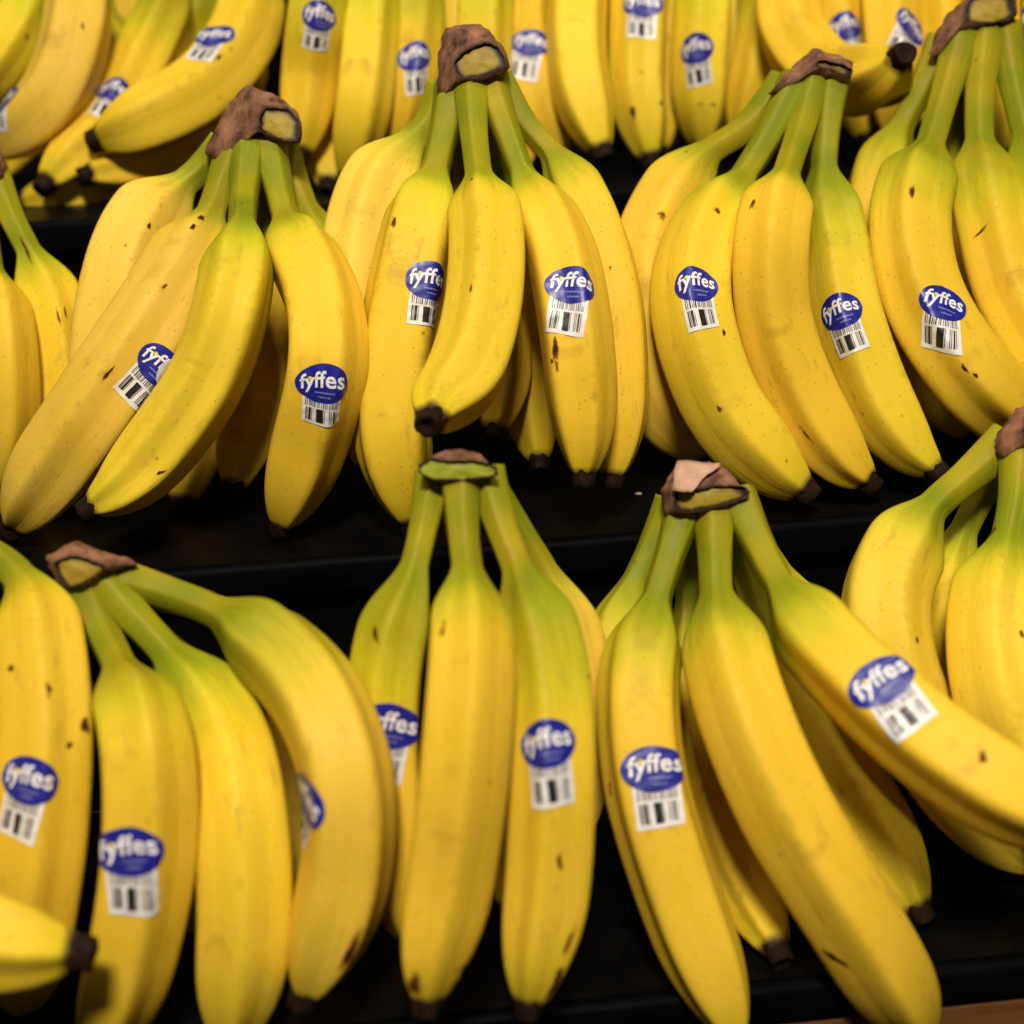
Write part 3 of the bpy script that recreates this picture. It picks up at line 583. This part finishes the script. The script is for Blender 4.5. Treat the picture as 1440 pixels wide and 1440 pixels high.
 [[[-142.0, 368.2, 298.5], [-137.8, 366.5, 295.2], [-130.8, 365.4, 294.1], [-124.3, 365.5, 295.7], [-121.3, 366.7, 299.2], [-123.2, 368.4, 303.1], [-129.2, 369.9, 305.4], [-136.4, 370.4, 305.2], [-141.4, 369.8, 302.4]], [[-147.4, 377.5, 299.0], [-141.3, 375.0, 294.0], [-131.0, 373.4, 292.3], [-121.4, 373.5, 294.7], [-117.0, 375.4, 300.2], [-119.8, 378.0, 306.1], [-128.5, 380.2, 309.6], [-139.1, 381.0, 309.2], [-146.6, 379.9, 305.0]], [[-147.3, 412.0, 301.2], [-142.3, 409.9, 297.1], [-134.0, 408.6, 295.8], [-126.3, 408.8, 297.7], [-122.7, 410.2, 302.1], [-125.0, 412.3, 306.9], [-132.0, 414.1, 309.8], [-140.6, 414.7, 309.4], [-146.6, 413.9, 306.0]]], 0, None),
('back row bunch directly behind and between the two leftmost brown crowns of the middle step', 'top', [
  ([[-48.5, 329.8, 310.0], [-59.3, 307.0, 282.0], [-68.3, 267.7, 258.4], [-78.3, 238.5, 217.3], [-85.6, 237.9, 182.7], [-91.1, 226.2, 155.6], [-94.2, 218.9, 141.9]], 16.7, 6.2, 84.5, 3016, 70, 0.1, [(139.5, -0.092, -0.026, 0)], []),
  ([[-40.0, 326.7, 309.5], [-41.5, 305.1, 281.2], [-43.6, 286.1, 257.5], [-48.4, 245.7, 211.8], [-55.9, 222.7, 170.8], [-67.7, 225.2, 127.0]], 16.8, 6.2, 66.1, 935, 80, 0.1, [], []),
  ([[-29.2, 327.8, 309.2], [-23.3, 306.6, 280.6], [-19.0, 293.7, 256.6], [-19.7, 260.6, 213.8], [-26.9, 241.8, 179.5], [-37.5, 234.6, 138.3]], 15.1, 5.6, 63.7, 8854, 80, 0.1, [(149.8, -0.02, 0.305, 0)], []),
  ([[-44.1, 344.9, 310.8], [-51.4, 341.2, 274.7], [-57.3, 332.8, 246.1], [-66.5, 307.2, 197.4], [-73.9, 276.2, 158.2], [-79.7, 226.9, 122.4]], 16.8, 6.2, 67.4, 6773, 20, 0.1, [], [])],
 [[[-49.4, 314.0, 308.1], [-45.1, 312.4, 305.0], [-38.0, 311.3, 303.9], [-31.4, 311.3, 305.4], [-28.4, 312.4, 308.8], [-30.3, 314.1, 312.5], [-36.4, 315.5, 314.7], [-43.7, 316.1, 314.5], [-48.8, 315.5, 311.9]], [[-54.0, 323.3, 308.8], [-47.8, 320.8, 304.0], [-37.3, 319.3, 302.4], [-27.6, 319.4, 304.7], [-23.2, 321.1, 309.8], [-26.0, 323.6, 315.4], [-34.9, 325.7, 318.8], [-45.6, 326.5, 318.4], [-53.2, 325.6, 314.5]], [[-50.6, 357.6, 311.4], [-45.5, 355.6, 307.5], [-37.1, 354.4, 306.2], [-29.2, 354.4, 308.1], [-25.6, 355.8, 312.2], [-27.9, 357.8, 316.7], [-35.1, 359.6, 319.5], [-43.8, 360.2, 319.2], [-49.9, 359.5, 316.0]]], 0, None),
('back row bunch directly behind the upright brown crown of the center bunch', 'top', [
  ([[34.8, 342.2, 307.9], [22.0, 322.0, 279.5], [9.8, 309.3, 255.6], [0.4, 289.0, 211.7], [-7.6, 265.7, 172.5], [-15.9, 252.9, 132.7]], 18.1, 6.7, 66.8, 4692, 16, 0.3, [], []),
  ([[40.9, 337.1, 307.4], [33.0, 312.4, 278.7], [26.2, 283.7, 254.7], [17.9, 249.2, 212.5], [14.9, 236.5, 173.9], [16.8, 232.2, 131.6]], 16.5, 6.1, 76.7, 2611, 70, 0.1, [], []),
  ([[50.1, 340.6, 307.3], [51.1, 318.8, 278.3], [51.3, 301.8, 253.9], [45.7, 274.4, 210.3], [46.2, 246.8, 171.5], [57.3, 233.7, 127.9]], 17.9, 6.6, 66.1, 530, 12, 0.1, [(148.1, 0.154, -0.401, 0)], []),
  ([[42.9, 356.9, 308.6], [43.1, 351.9, 271.4], [43.2, 342.6, 242.0], [38.4, 316.1, 191.9], [33.6, 284.8, 151.8], [30.7, 227.1, 123.2]], 17.1, 6.3, 68.4, 8449, 20, 0.1, [], [])],
 [[[31.7, 325.5, 306.1], [35.5, 323.8, 302.9], [41.8, 322.9, 301.8], [47.6, 323.0, 303.4], [50.4, 324.1, 306.9], [48.7, 325.8, 310.6], [43.3, 327.2, 312.9], [36.8, 327.7, 312.6], [32.2, 327.0, 309.9]], [[28.3, 334.7, 306.7], [33.8, 332.2, 301.8], [43.1, 330.7, 300.2], [51.7, 331.0, 302.6], [55.8, 332.8, 307.9], [53.3, 335.3, 313.6], [45.4, 337.4, 317.0], [35.9, 338.0, 316.6], [29.1, 336.9, 312.5]], [[34.4, 368.7, 309.2], [38.8, 366.7, 305.2], [46.3, 365.6, 304.0], [53.3, 365.7, 305.9], [56.5, 367.2, 310.2], [54.5, 369.2, 314.8], [48.2, 370.9, 317.5], [40.5, 371.4, 317.2], [35.0, 370.6, 313.9]]], 0, None),
('back row bunch with a square black tip facing forward, right of the center crown', 'top', [
  ([[112.2, 325.9, 304.3], [97.3, 305.4, 276.1], [84.9, 284.6, 252.4], [71.7, 245.1, 210.3], [68.9, 220.6, 176.5], [73.7, 206.9, 151.5], [77.8, 198.1, 138.0]], 18.4, 6.8, 71.7, 6368, 16, 0.1, [], []),
  ([[120.9, 325.0, 303.9], [118.8, 303.1, 275.2], [116.7, 281.6, 251.1], [110.1, 247.9, 208.5], [105.4, 229.3, 170.0], [107.4, 218.6, 142.8], [108.9, 213.1, 129.1]], 17.5, 6.5, 68.5, 4287, 18, 0.1, [(125.4, 0.178, 0.017, 0)], [(184.7, 0.627, 0.148, 6, 4), (182.0, -0.495, -0.07, 3, 1.6)]),
  ([[128.2, 328.7, 303.9], [138.0, 311.3, 274.8], [145.1, 302.5, 250.2], [140.6, 280.9, 205.8], [127.7, 261.4, 166.2], [123.1, 249.4, 127.7]], 15.7, 5.8, 62.4, 2206, 18, 0.1, [], [])],
 [[[108.1, 311.5, 302.6], [111.9, 309.9, 299.4], [118.1, 308.9, 298.4], [124.0, 309.0, 299.9], [126.7, 310.2, 303.4], [125.0, 311.8, 307.1], [119.7, 313.2, 309.3], [113.2, 313.7, 309.1], [108.7, 313.0, 306.4]], [[105.5, 320.6, 303.1], [111.0, 318.2, 298.3], [120.2, 316.7, 296.7], [128.8, 316.9, 299.1], [132.8, 318.7, 304.4], [130.3, 321.2, 310.0], [122.5, 323.3, 313.4], [113.0, 323.9, 313.0], [106.3, 322.9, 308.9]], [[114.3, 354.4, 305.5], [118.7, 352.4, 301.6], [126.2, 351.2, 300.4], [133.1, 351.4, 302.3], [136.4, 352.8, 306.5], [134.4, 354.9, 311.1], [128.1, 356.5, 313.8], [120.4, 357.1, 313.5], [115.0, 356.2, 310.2]]], 0, None),
('back row bunch with two tiny dark marks below its sticker, left of the browned crown', 'top', [
  ([[185.3, 333.7, 310.3], [171.8, 309.6, 277.5], [159.1, 277.1, 249.4], [147.8, 245.4, 206.9], [144.0, 236.4, 171.6], [144.3, 236.3, 131.2]], 17.5, 6.5, 87.7, 125, 62, 0.1, [(164.7, 0.574, 0.192, 0)], [(192.4, 0.34, -1.51, 3.5, 1.4), (193.0, -0.189, -1.466, 5, 1.6)]),
  ([[191.3, 330.8, 309.9], [192.4, 306.4, 276.6], [194.0, 285.1, 248.1], [194.3, 271.4, 211.9], [183.1, 246.2, 177.0], [168.2, 235.8, 135.4]], 17.7, 6.5, 76.9, 8044, 70, 0.1, [], []),
  ([[191.4, 348.7, 311.2], [193.6, 345.7, 278.1], [192.7, 336.4, 248.6], [186.5, 312.1, 202.5], [178.9, 288.3, 161.3], [169.1, 264.8, 124.5]], 17.2, 6.4, 64.2, 5963, 20, 0.1, [], [])],
 [[[178.3, 318.4, 308.5], [180.8, 316.9, 305.4], [185.3, 316.1, 304.4], [189.5, 316.4, 306.0], [191.5, 317.7, 309.5], [190.4, 319.3, 313.3], [186.6, 320.5, 315.5], [182.1, 320.8, 315.1], [178.7, 320.0, 312.4]], [[177.5, 327.4, 309.1], [181.3, 325.1, 304.3], [187.7, 323.9, 302.8], [193.9, 324.4, 305.3], [196.9, 326.3, 310.6], [195.3, 328.8, 316.3], [189.8, 330.6, 319.7], [183.1, 331.0, 319.1], [178.2, 329.7, 314.9]], [[187.9, 361.1, 311.7], [191.0, 359.3, 307.8], [196.2, 358.3, 306.6], [201.2, 358.7, 308.6], [203.6, 360.2, 313.0], [202.3, 362.2, 317.5], [197.9, 363.7, 320.2], [192.4, 364.0, 319.8], [188.5, 363.0, 316.4]]], 0, None),
('back row bunch with one banana lying across, its black tip facing forward at right', 'top', [
  ([[267.4, 307.7, 305.7], [249.1, 288.1, 273.8], [236.4, 275.0, 246.3], [229.8, 257.7, 210.8], [234.4, 242.4, 174.8], [243.2, 229.1, 132.2]], 17.5, 6.5, 74.7, 3882, 36, 0.1, [(136.9, 0.213, 0.009, 0)], []),
  ([[273.1, 304.9, 305.3], [266.6, 281.2, 272.9], [261.0, 261.0, 245.2], [254.7, 233.9, 210.4], [252.3, 213.1, 176.1], [258.7, 214.6, 131.1]], 17.5, 6.5, 75.4, 1801, 14, 0.1, [(145.1, -0.43, -0.593, 0)], []),
  ([[280.3, 306.3, 305.2], [288.2, 285.8, 272.3], [292.4, 266.2, 244.0], [293.4, 247.5, 208.3], [290.7, 228.4, 173.1], [285.8, 216.1, 127.4]], 17.8, 6.6, 74.2, 9720, 14, 0.1, [], []),
  ([[266.0, 316.7, 306.4], [236.0, 294.6, 266.6], [202.7, 248.6, 231.9], [191.8, 216.1, 198.3], [202.6, 197.0, 177.7], [214.8, 161.2, 173.4], [217.7, 126.1, 180.4], [219.2, 110.8, 188.5]], 19.8, 7.2, 121.1, 7639, 10, 0.1, [], [])],
 [[[256.7, 292.8, 304.1], [260.7, 291.2, 300.9], [267.4, 290.2, 299.9], [273.6, 290.2, 301.4], [276.5, 291.4, 304.8], [274.7, 293.0, 308.5], [269.0, 294.4, 310.7], [262.1, 294.9, 310.5], [257.3, 294.3, 307.9]], [[255.2, 301.8, 304.7], [261.1, 299.4, 299.9], [270.9, 297.9, 298.3], [280.1, 298.0, 300.6], [284.3, 299.7, 305.8], [281.6, 302.3, 311.4], [273.3, 304.4, 314.8], [263.2, 305.1, 314.4], [256.1, 304.1, 310.4]], [[269.7, 335.1, 307.1], [274.5, 333.1, 303.2], [282.4, 331.9, 301.9], [289.8, 332.0, 303.8], [293.2, 333.4, 308.0], [291.1, 335.5, 312.6], [284.3, 337.2, 315.3], [276.2, 337.8, 315.0], [270.4, 336.9, 311.8]]], 0, None),
('back row bunch in the top right corner behind the greenish stems', 'top', [
  ([[348.3, 276.6, 300.8], [333.1, 255.5, 269.5], [323.5, 242.9, 242.6], [309.1, 211.0, 201.0], [304.8, 191.0, 167.3], [312.7, 188.5, 125.4]], 17.6, 6.5, 71.9, 5558, 20, 0.1, [], []),
  ([[355.7, 273.6, 300.3], [353.0, 251.3, 268.6], [343.4, 220.3, 241.6], [333.8, 188.2, 200.8], [336.3, 184.1, 166.3], [337.3, 185.7, 124.4]], 17.5, 6.5, 81.1, 3477, 20, 0.1, [(139.0, 1.244, 0.087, 0)], [])],
 [[[338.9, 261.6, 299.1], [341.6, 260.1, 296.1], [346.3, 259.3, 295.1], [350.8, 259.5, 296.7], [352.9, 260.7, 300.1], [351.6, 262.3, 303.6], [347.7, 263.5, 305.8], [342.8, 263.8, 305.4], [339.3, 263.0, 302.8]], [[339.6, 270.4, 299.6], [343.6, 268.1, 295.0], [350.5, 266.9, 293.6], [357.0, 267.3, 295.9], [360.1, 269.1, 301.1], [358.3, 271.5, 306.5], [352.5, 273.3, 309.7], [345.4, 273.8, 309.2], [340.3, 272.6, 305.3]], [[356.5, 303.4, 302.0], [359.8, 301.6, 298.2], [365.4, 300.6, 297.0], [370.6, 300.9, 299.0], [373.2, 302.4, 303.1], [371.7, 304.3, 307.5], [367.0, 305.8, 310.1], [361.2, 306.1, 309.7], [357.1, 305.2, 306.5]]], 0, None),
('front row bunch cut off by the left edge, one banana lying sideways with dark tip', 'bot', [
  ([[-239.3, -73.4, 31.8], [-219.1, -81.5, 32.0], [-200.4, -100.2, 23.9], [-190.3, -136.8, -6.3], [-193.1, -158.4, -43.6], [-202.0, -166.8, -81.2], [-214.5, -166.1, -123.9]], 17.9, 6.6, 49.4, 1396, 8, 0.1, [(127.0, -0.477, -0.175, 0)], [(109.9, -1.75, -0.026, 4, 3), (116.1, -1.414, -0.654, 3, 2), (99.0, -0.948, -0.079, 6, 2), (88.4, -0.029, -0.096, 3, 3)]),
  ([[-242.6, -83.1, 30.1], [-238.5, -97.8, 16.3], [-235.9, -108.0, 5.6], [-233.6, -127.9, -14.8], [-238.1, -146.2, -43.7], [-241.7, -159.9, -75.2], [-248.5, -164.4, -117.5]], 17.7, 6.5, 35.5, 9315, 46, 0.1, [], []),
  ([[-248.2, -78.9, 28.7], [-252.8, -111.7, 12.2], [-255.3, -139.2, -3.0], [-256.7, -169.6, -20.1], [-243.0, -195.0, -39.4], [-214.3, -211.8, -49.2], [-189.0, -219.0, -53.9], [-171.8, -220.1, -57.6]], 18.7, 6.9, 68.6, 7234, 10, 0.1, [], [])],
 [[[-249.8, -92.0, 36.2], [-249.4, -92.6, 34.6], [-247.3, -93.5, 33.0], [-241.8, -94.4, 32.0], [-236.3, -94.6, 32.5], [-235.2, -93.5, 35.6], [-237.1, -92.0, 38.7], [-242.6, -91.1, 39.7], [-248.3, -91.3, 38.2]], [[-259.5, -85.7, 28.3], [-254.5, -87.7, 24.3], [-246.2, -87.5, 26.5], [-238.3, -89.1, 24.4], [-229.8, -88.2, 28.3], [-228.1, -86.4, 33.3], [-231.6, -83.7, 39.2], [-242.3, -81.8, 41.4], [-253.4, -82.7, 36.8]], [[-267.0, -56.2, 16.7], [-262.8, -57.8, 13.4], [-256.0, -57.7, 15.2], [-249.5, -59.0, 13.5], [-242.6, -58.3, 16.7], [-241.1, -56.7, 20.8], [-244.1, -54.5, 25.7], [-252.8, -53.0, 27.5], [-262.0, -53.7, 23.7]]], 0, None),
('front row bunch fanning rightward from low brown crown with a wide pale outer banana', 'bot', [
  ([[-181.2, -94.7, 23.7], [-173.6, -106.9, 8.7], [-161.9, -134.4, 0.2], [-150.9, -166.2, -12.7], [-152.1, -179.9, -42.8], [-162.1, -188.4, -81.9], [-180.3, -189.4, -128.2]], 17.3, 6.4, 51.9, 5153, 36, 0.1, [(121.9, 0.152, 0.201, 0)], []),
  ([[-174.1, -93.6, 24.1], [-159.6, -106.6, 10.9], [-144.8, -119.0, -3.5], [-125.8, -146.4, -24.2], [-119.6, -171.7, -45.9], [-121.4, -186.2, -82.4], [-131.3, -192.7, -128.4]], 17.3, 6.4, 47.6, 3072, 40, 0.1, [], []),
  ([[-174.3, -89.4, 23.5], [-148.1, -99.3, 17.6], [-123.0, -114.2, 11.3], [-92.8, -148.9, -1.7], [-80.4, -176.9, -25.4], [-83.3, -187.9, -60.3], [-100.9, -198.9, -103.6]], 17.7, 6.5, 58.5, 991, 62, 0.35, [(151.1, 0.592, -0.611, 0)], [(204.6, -1.057, -0.07, 12, 3)]),
  ([[-178.0, -80.4, 18.5], [-150.6, -75.0, 3.3], [-124.3, -72.3, -9.0], [-104.1, -80.8, -34.3], [-97.8, -95.1, -68.3], [-103.1, -113.2, -98.3], [-113.1, -138.8, -120.9]], 15.8, 5.8, 60.9, 8910, 20, 0.4, [], []),
  ([[-179.4, -80.5, 18.1], [-163.7, -75.4, -7.9], [-147.5, -77.0, -25.4], [-139.0, -88.3, -57.7], [-138.6, -108.4, -94.1], [-146.0, -134.2, -127.6]], 15.8, 5.8, 54.6, 6829, 12, 0.1, [], [])],
 [[[-187.4, -102.6, 35.5], [-187.1, -103.7, 32.9], [-186.0, -105.4, 29.0], [-183.0, -106.9, 25.8], [-176.3, -106.9, 27.3], [-169.1, -106.0, 31.1], [-168.1, -105.4, 32.9], [-175.5, -103.4, 36.3], [-181.5, -102.5, 37.0]], [[-191.8, -93.8, 35.0], [-191.4, -95.9, 29.8], [-189.0, -98.8, 23.2], [-183.8, -100.1, 21.2], [-175.1, -100.3, 22.6], [-168.0, -98.6, 28.3], [-156.3, -98.9, 30.1], [-169.3, -95.6, 35.4], [-181.0, -93.0, 39.3]], [[-196.4, -65.2, 21.7], [-196.0, -67.0, 17.3], [-194.1, -69.4, 11.9], [-189.8, -70.4, 10.3], [-182.6, -70.6, 11.5], [-176.8, -69.2, 16.1], [-167.2, -69.4, 17.6], [-177.8, -66.8, 21.9], [-187.5, -64.6, 25.2]]], 0, None),
('front row bunch with bright green cut crown, three long bananas hanging straight down', 'bot', [
  ([[-38.1, -93.7, 56.3], [-43.9, -106.6, 40.1], [-50.2, -120.9, 25.0], [-59.9, -133.6, 2.3], [-65.8, -146.1, -30.5], [-65.5, -159.0, -67.1], [-62.3, -166.2, -108.9]], 15.0, 5.6, 43.2, 4748, 60, 0.1, [(99.3, -0.079, -0.201, 0)], [(67.5, 0.669, 0.759, 6, 3)]),
  ([[-28.3, -100.4, 58.0], [-29.7, -117.8, 43.5], [-30.0, -137.6, 29.9], [-32.4, -168.2, 11.7], [-38.2, -190.5, -18.4], [-46.9, -203.5, -59.3], [-54.2, -213.8, -82.7], [-56.7, -218.3, -95.1]], 16.2, 6.0, 46.7, 2667, 30, 0.1, [], [(75.5, 0.848, -0.148, 6, 2.2), (191.4, -1.273, 0.384, 10, 2.4), (196.8, 0.783, -0.288, 10, 4)]),
  ([[-18.6, -97.3, 56.7], [-14.3, -113.0, 40.2], [-9.0, -130.2, 24.7], [-3.6, -158.3, 3.8], [-5.0, -181.6, -27.5], [-10.3, -197.3, -68.2], [-17.2, -208.5, -93.3], [-20.2, -213.0, -105.8]], 15.9, 5.9, 46.9, 586, 62, 0.1, [(113.2, 0.242, 0.14, 0)], [(181.0, -0.75, -0.122, 14, 2), (197.2, -0.843, 0.044, 12, 3), (151.3, -0.127, 0.279, 5, 2.2)]),
  ([[-18.5, -87.1, 50.5], [-4.5, -87.7, 26.5], [6.5, -95.6, 6.0], [12.8, -114.9, -20.7], [11.0, -129.5, -55.0], [4.5, -143.9, -92.4]], 13.7, 5.2, 52.3, 8505, 10, 0.6, [], []),
  ([[-29.7, -83.3, 51.8], [-29.4, -78.0, 23.9], [-23.6, -82.5, -0.6], [-17.6, -98.3, -33.2], [-16.8, -119.4, -72.0], [-21.5, -148.7, -113.7]], 14.7, 5.4, 54.0, 6424, 10, 0.1, [], [])],
 [[[-45.1, -107.7, 65.5], [-44.4, -108.7, 63.1], [-38.9, -110.2, 60.8], [-28.2, -111.4, 60.1], [-15.4, -112.1, 61.1], [-15.4, -110.8, 64.3], [-22.6, -109.3, 66.5], [-32.8, -108.2, 66.9], [-40.6, -107.1, 68.0]], [[-43.3, -100.3, 62.8], [-42.8, -101.5, 59.8], [-38.1, -102.9, 57.6], [-28.5, -104.1, 56.5], [-16.7, -104.7, 57.6], [-16.2, -103.6, 60.6], [-19.9, -101.0, 66.2], [-27.5, -99.3, 68.7], [-36.8, -98.9, 67.5]], [[-39.6, -71.4, 52.0], [-39.2, -72.5, 49.6], [-35.3, -73.5, 47.7], [-27.3, -74.6, 46.9], [-17.7, -75.1, 47.8], [-17.3, -74.1, 50.2], [-20.3, -72.0, 54.8], [-26.5, -70.6, 56.9], [-34.2, -70.3, 55.9]]], 1, None),
('front row bunch with pink papery husk on its crown and one banana reaching far right', 'bot', [
  ([[63.1, -66.3, 26.2], [52.5, -72.8, 8.3], [42.4, -81.7, -6.9], [33.4, -96.6, -25.6], [32.8, -110.5, -51.8], [37.7, -123.1, -86.0], [48.7, -128.7, -119.1]], 14.7, 5.4, 42.0, 4343, 30, 0.1, [], []),
  ([[67.0, -76.5, 28.9], [56.9, -91.6, 12.7], [46.8, -108.7, -2.7], [35.9, -134.7, -22.0], [33.7, -157.1, -50.1], [42.7, -179.7, -91.0], [58.6, -205.8, -137.0]], 16.6, 6.1, 49.4, 2262, 40, 0.1, [(118.1, 0.191, -0.105, 0)], [(122.6, 1.769, -0.209, 10, 2)]),
  ([[78.5, -79.2, 29.9], [74.8, -97.0, 13.5], [71.6, -115.7, -0.0], [72.1, -149.7, -23.6], [83.0, -176.0, -56.0], [107.3, -195.3, -100.0], [135.0, -200.2, -152.4]], 18.3, 6.8, 47.8, 181, 32, 0.1, [], [(189.0, 1.468, 0.689, 9, 3.2)]),
  ([[87.6, -79.4, 30.9], [92.2, -98.5, 17.5], [97.5, -121.7, 5.2], [112.0, -159.1, -9.9], [135.2, -191.7, -26.9], [159.2, -212.3, -38.9], [186.7, -222.5, -48.5]], 17.8, 6.6, 50.6, 8100, 40, 0.1, [(110.0, 0.245, -0.201, 0)], [(152.5, 0.218, -1.1, 4, 3)]),
  ([[87.8, -66.6, 25.3], [92.8, -67.6, -0.8], [98.8, -76.8, -24.5], [112.0, -105.8, -59.0], [131.7, -136.0, -94.7], [145.7, -162.4, -123.3]], 17.0, 6.3, 52.6, 6019, 24, 0.1, [], []),
  ([[76.5, -62.1, 23.4], [74.1, -59.8, -6.0], [70.6, -66.0, -30.6], [71.2, -88.7, -68.2], [76.1, -129.0, -107.6], [82.6, -177.3, -124.8]], 16.0, 5.9, 55.3, 3938, 26, 0.1, [], []),
  ([[90.8, -61.0, 23.5], [104.2, -54.6, -0.5], [116.4, -59.4, -20.3], [126.9, -71.7, -50.7], [133.7, -90.9, -84.2], [144.2, -111.8, -112.4]], 15.2, 5.6, 51.9, 1857, 8, 0.5, [], [])],
 [[[59.4, -87.7, 39.2], [58.7, -89.9, 33.5], [61.1, -91.0, 31.5], [71.0, -91.8, 31.7], [89.7, -91.5, 36.3], [88.0, -89.8, 40.2], [77.5, -88.8, 40.4], [65.8, -88.3, 39.2], [61.5, -87.7, 39.7]], [[55.6, -79.6, 37.0], [56.4, -83.8, 26.8], [60.8, -83.9, 27.6], [72.5, -85.0, 27.3], [90.1, -84.4, 32.7], [89.1, -82.5, 37.1], [81.3, -78.4, 45.6], [65.0, -76.4, 47.0], [58.0, -78.6, 40.0]], [[64.7, -51.5, 25.4], [65.3, -55.0, 17.1], [68.9, -55.0, 17.7], [78.5, -55.9, 17.5], [93.0, -55.4, 21.9], [92.2, -53.9, 25.5], [85.7, -50.5, 32.5], [72.4, -48.9, 33.7], [66.6, -50.7, 27.9]]], 0, [[62.7, -76.6, 48.6], [81.2, -80.7, 47.7], [66.1, -92.0, 40.6], [57.4, -90.0, 41.2]]),
('front row bunch cut off by the right edge, rust brown crown, sideways curving bananas', 'bot', [
  ([[214.5, -56.4, 38.0], [195.5, -63.3, 26.6], [172.0, -75.0, 14.1], [147.4, -99.0, -8.2], [144.1, -121.2, -36.5], [164.8, -134.5, -78.4], [202.1, -143.1, -121.0]], 19.4, 7.2, 52.3, 9776, 26, 0.35, [], [(118.8, -0.076, -0.41, 3, 2)]),
  ([[217.1, -64.7, 39.6], [209.4, -80.8, 21.6], [200.2, -95.7, 5.5], [185.4, -119.7, -14.9], [182.4, -142.6, -41.7], [200.0, -157.4, -77.7], [240.1, -155.7, -125.3]], 18.1, 6.7, 49.2, 7695, 26, 0.3, [], [(43.5, 1.692, -0.209, 5, 2.6), (94.6, -0.193, -0.07, 4, 3)]),
  ([[219.6, -49.3, 35.2], [211.7, -45.8, 11.3], [200.2, -49.9, -10.6], [189.8, -60.7, -40.5], [190.8, -81.1, -73.7], [208.4, -104.6, -105.7]], 17.0, 6.3, 50.4, 5614, 10, 0.1, [], []),
  ([[224.8, -65.5, 39.3], [224.5, -80.5, 20.2], [226.1, -98.0, 1.0], [229.3, -123.0, -27.1], [235.2, -142.5, -57.0], [257.5, -151.2, -98.4]], 17.9, 6.6, 50.3, 3533, 30, 0.1, [], [])],
 [[[213.2, -75.0, 48.3], [213.6, -75.9, 46.0], [215.9, -76.6, 44.8], [220.4, -77.3, 44.0], [224.9, -77.5, 44.4], [224.8, -75.0, 50.6], [221.1, -73.5, 53.5], [216.6, -73.3, 53.2], [214.0, -73.9, 51.0]], [[204.3, -69.5, 38.4], [206.8, -70.6, 36.1], [213.4, -70.7, 37.5], [222.1, -71.8, 36.6], [231.7, -71.7, 38.9], [229.7, -66.8, 50.5], [220.9, -62.9, 58.2], [214.2, -63.6, 55.2], [205.4, -66.0, 47.4]], [[220.3, -41.2, 28.9], [222.3, -42.1, 27.1], [227.7, -42.1, 28.2], [234.9, -43.1, 27.4], [242.7, -43.0, 29.4], [241.1, -39.0, 38.8], [233.9, -35.8, 45.2], [228.4, -36.3, 42.7], [221.2, -38.3, 36.3]]], 0, None),
]
for label, tier, fruits, rings, cutm, husk in BUNCHES:
    org = np.array([np.mean([f[0][0][0] for f in fruits]), np.mean([f[0][0][1] for f in fruits]), TREAD[tier] * 1000])
    root = bpy.data.objects.new('banana_bunch', None); scene.collection.objects.link(root)
    root.location = Vector(org * MM); root.empty_display_size = .02
    tag(root, label, 'banana bunch', 'bunches of bananas on the stepped stand')
    bs = [fruit(root, org, f) for f in fruits]
    crown(root, org, rings, cutm, len(fruits) + fruits[0][4], husk)
    web(root, org, bs)

# a scrap of paper on the middle step
bm = bmesh.new(); bmesh.ops.create_icosphere(bm, subdivisions=2, radius=1)
for v in bm.verts:
    d = noise.noise(v.co * 1.7) * .5; v.co = Vector((v.co.x * 1.9 * (1 + d), v.co.y * 1.2 * (1 + d), v.co.z * .45 * (1 + d))) * MM
me = bpy.data.meshes.new('paper_scrap'); bm.to_mesh(me); bm.free()
o = link('paper_scrap', me, SCRAP); o.location = (0.06509999999999999, 0.0224, -0.0044)
tag(o, 'tiny white paper scrap lying on the black middle step', 'scrap')
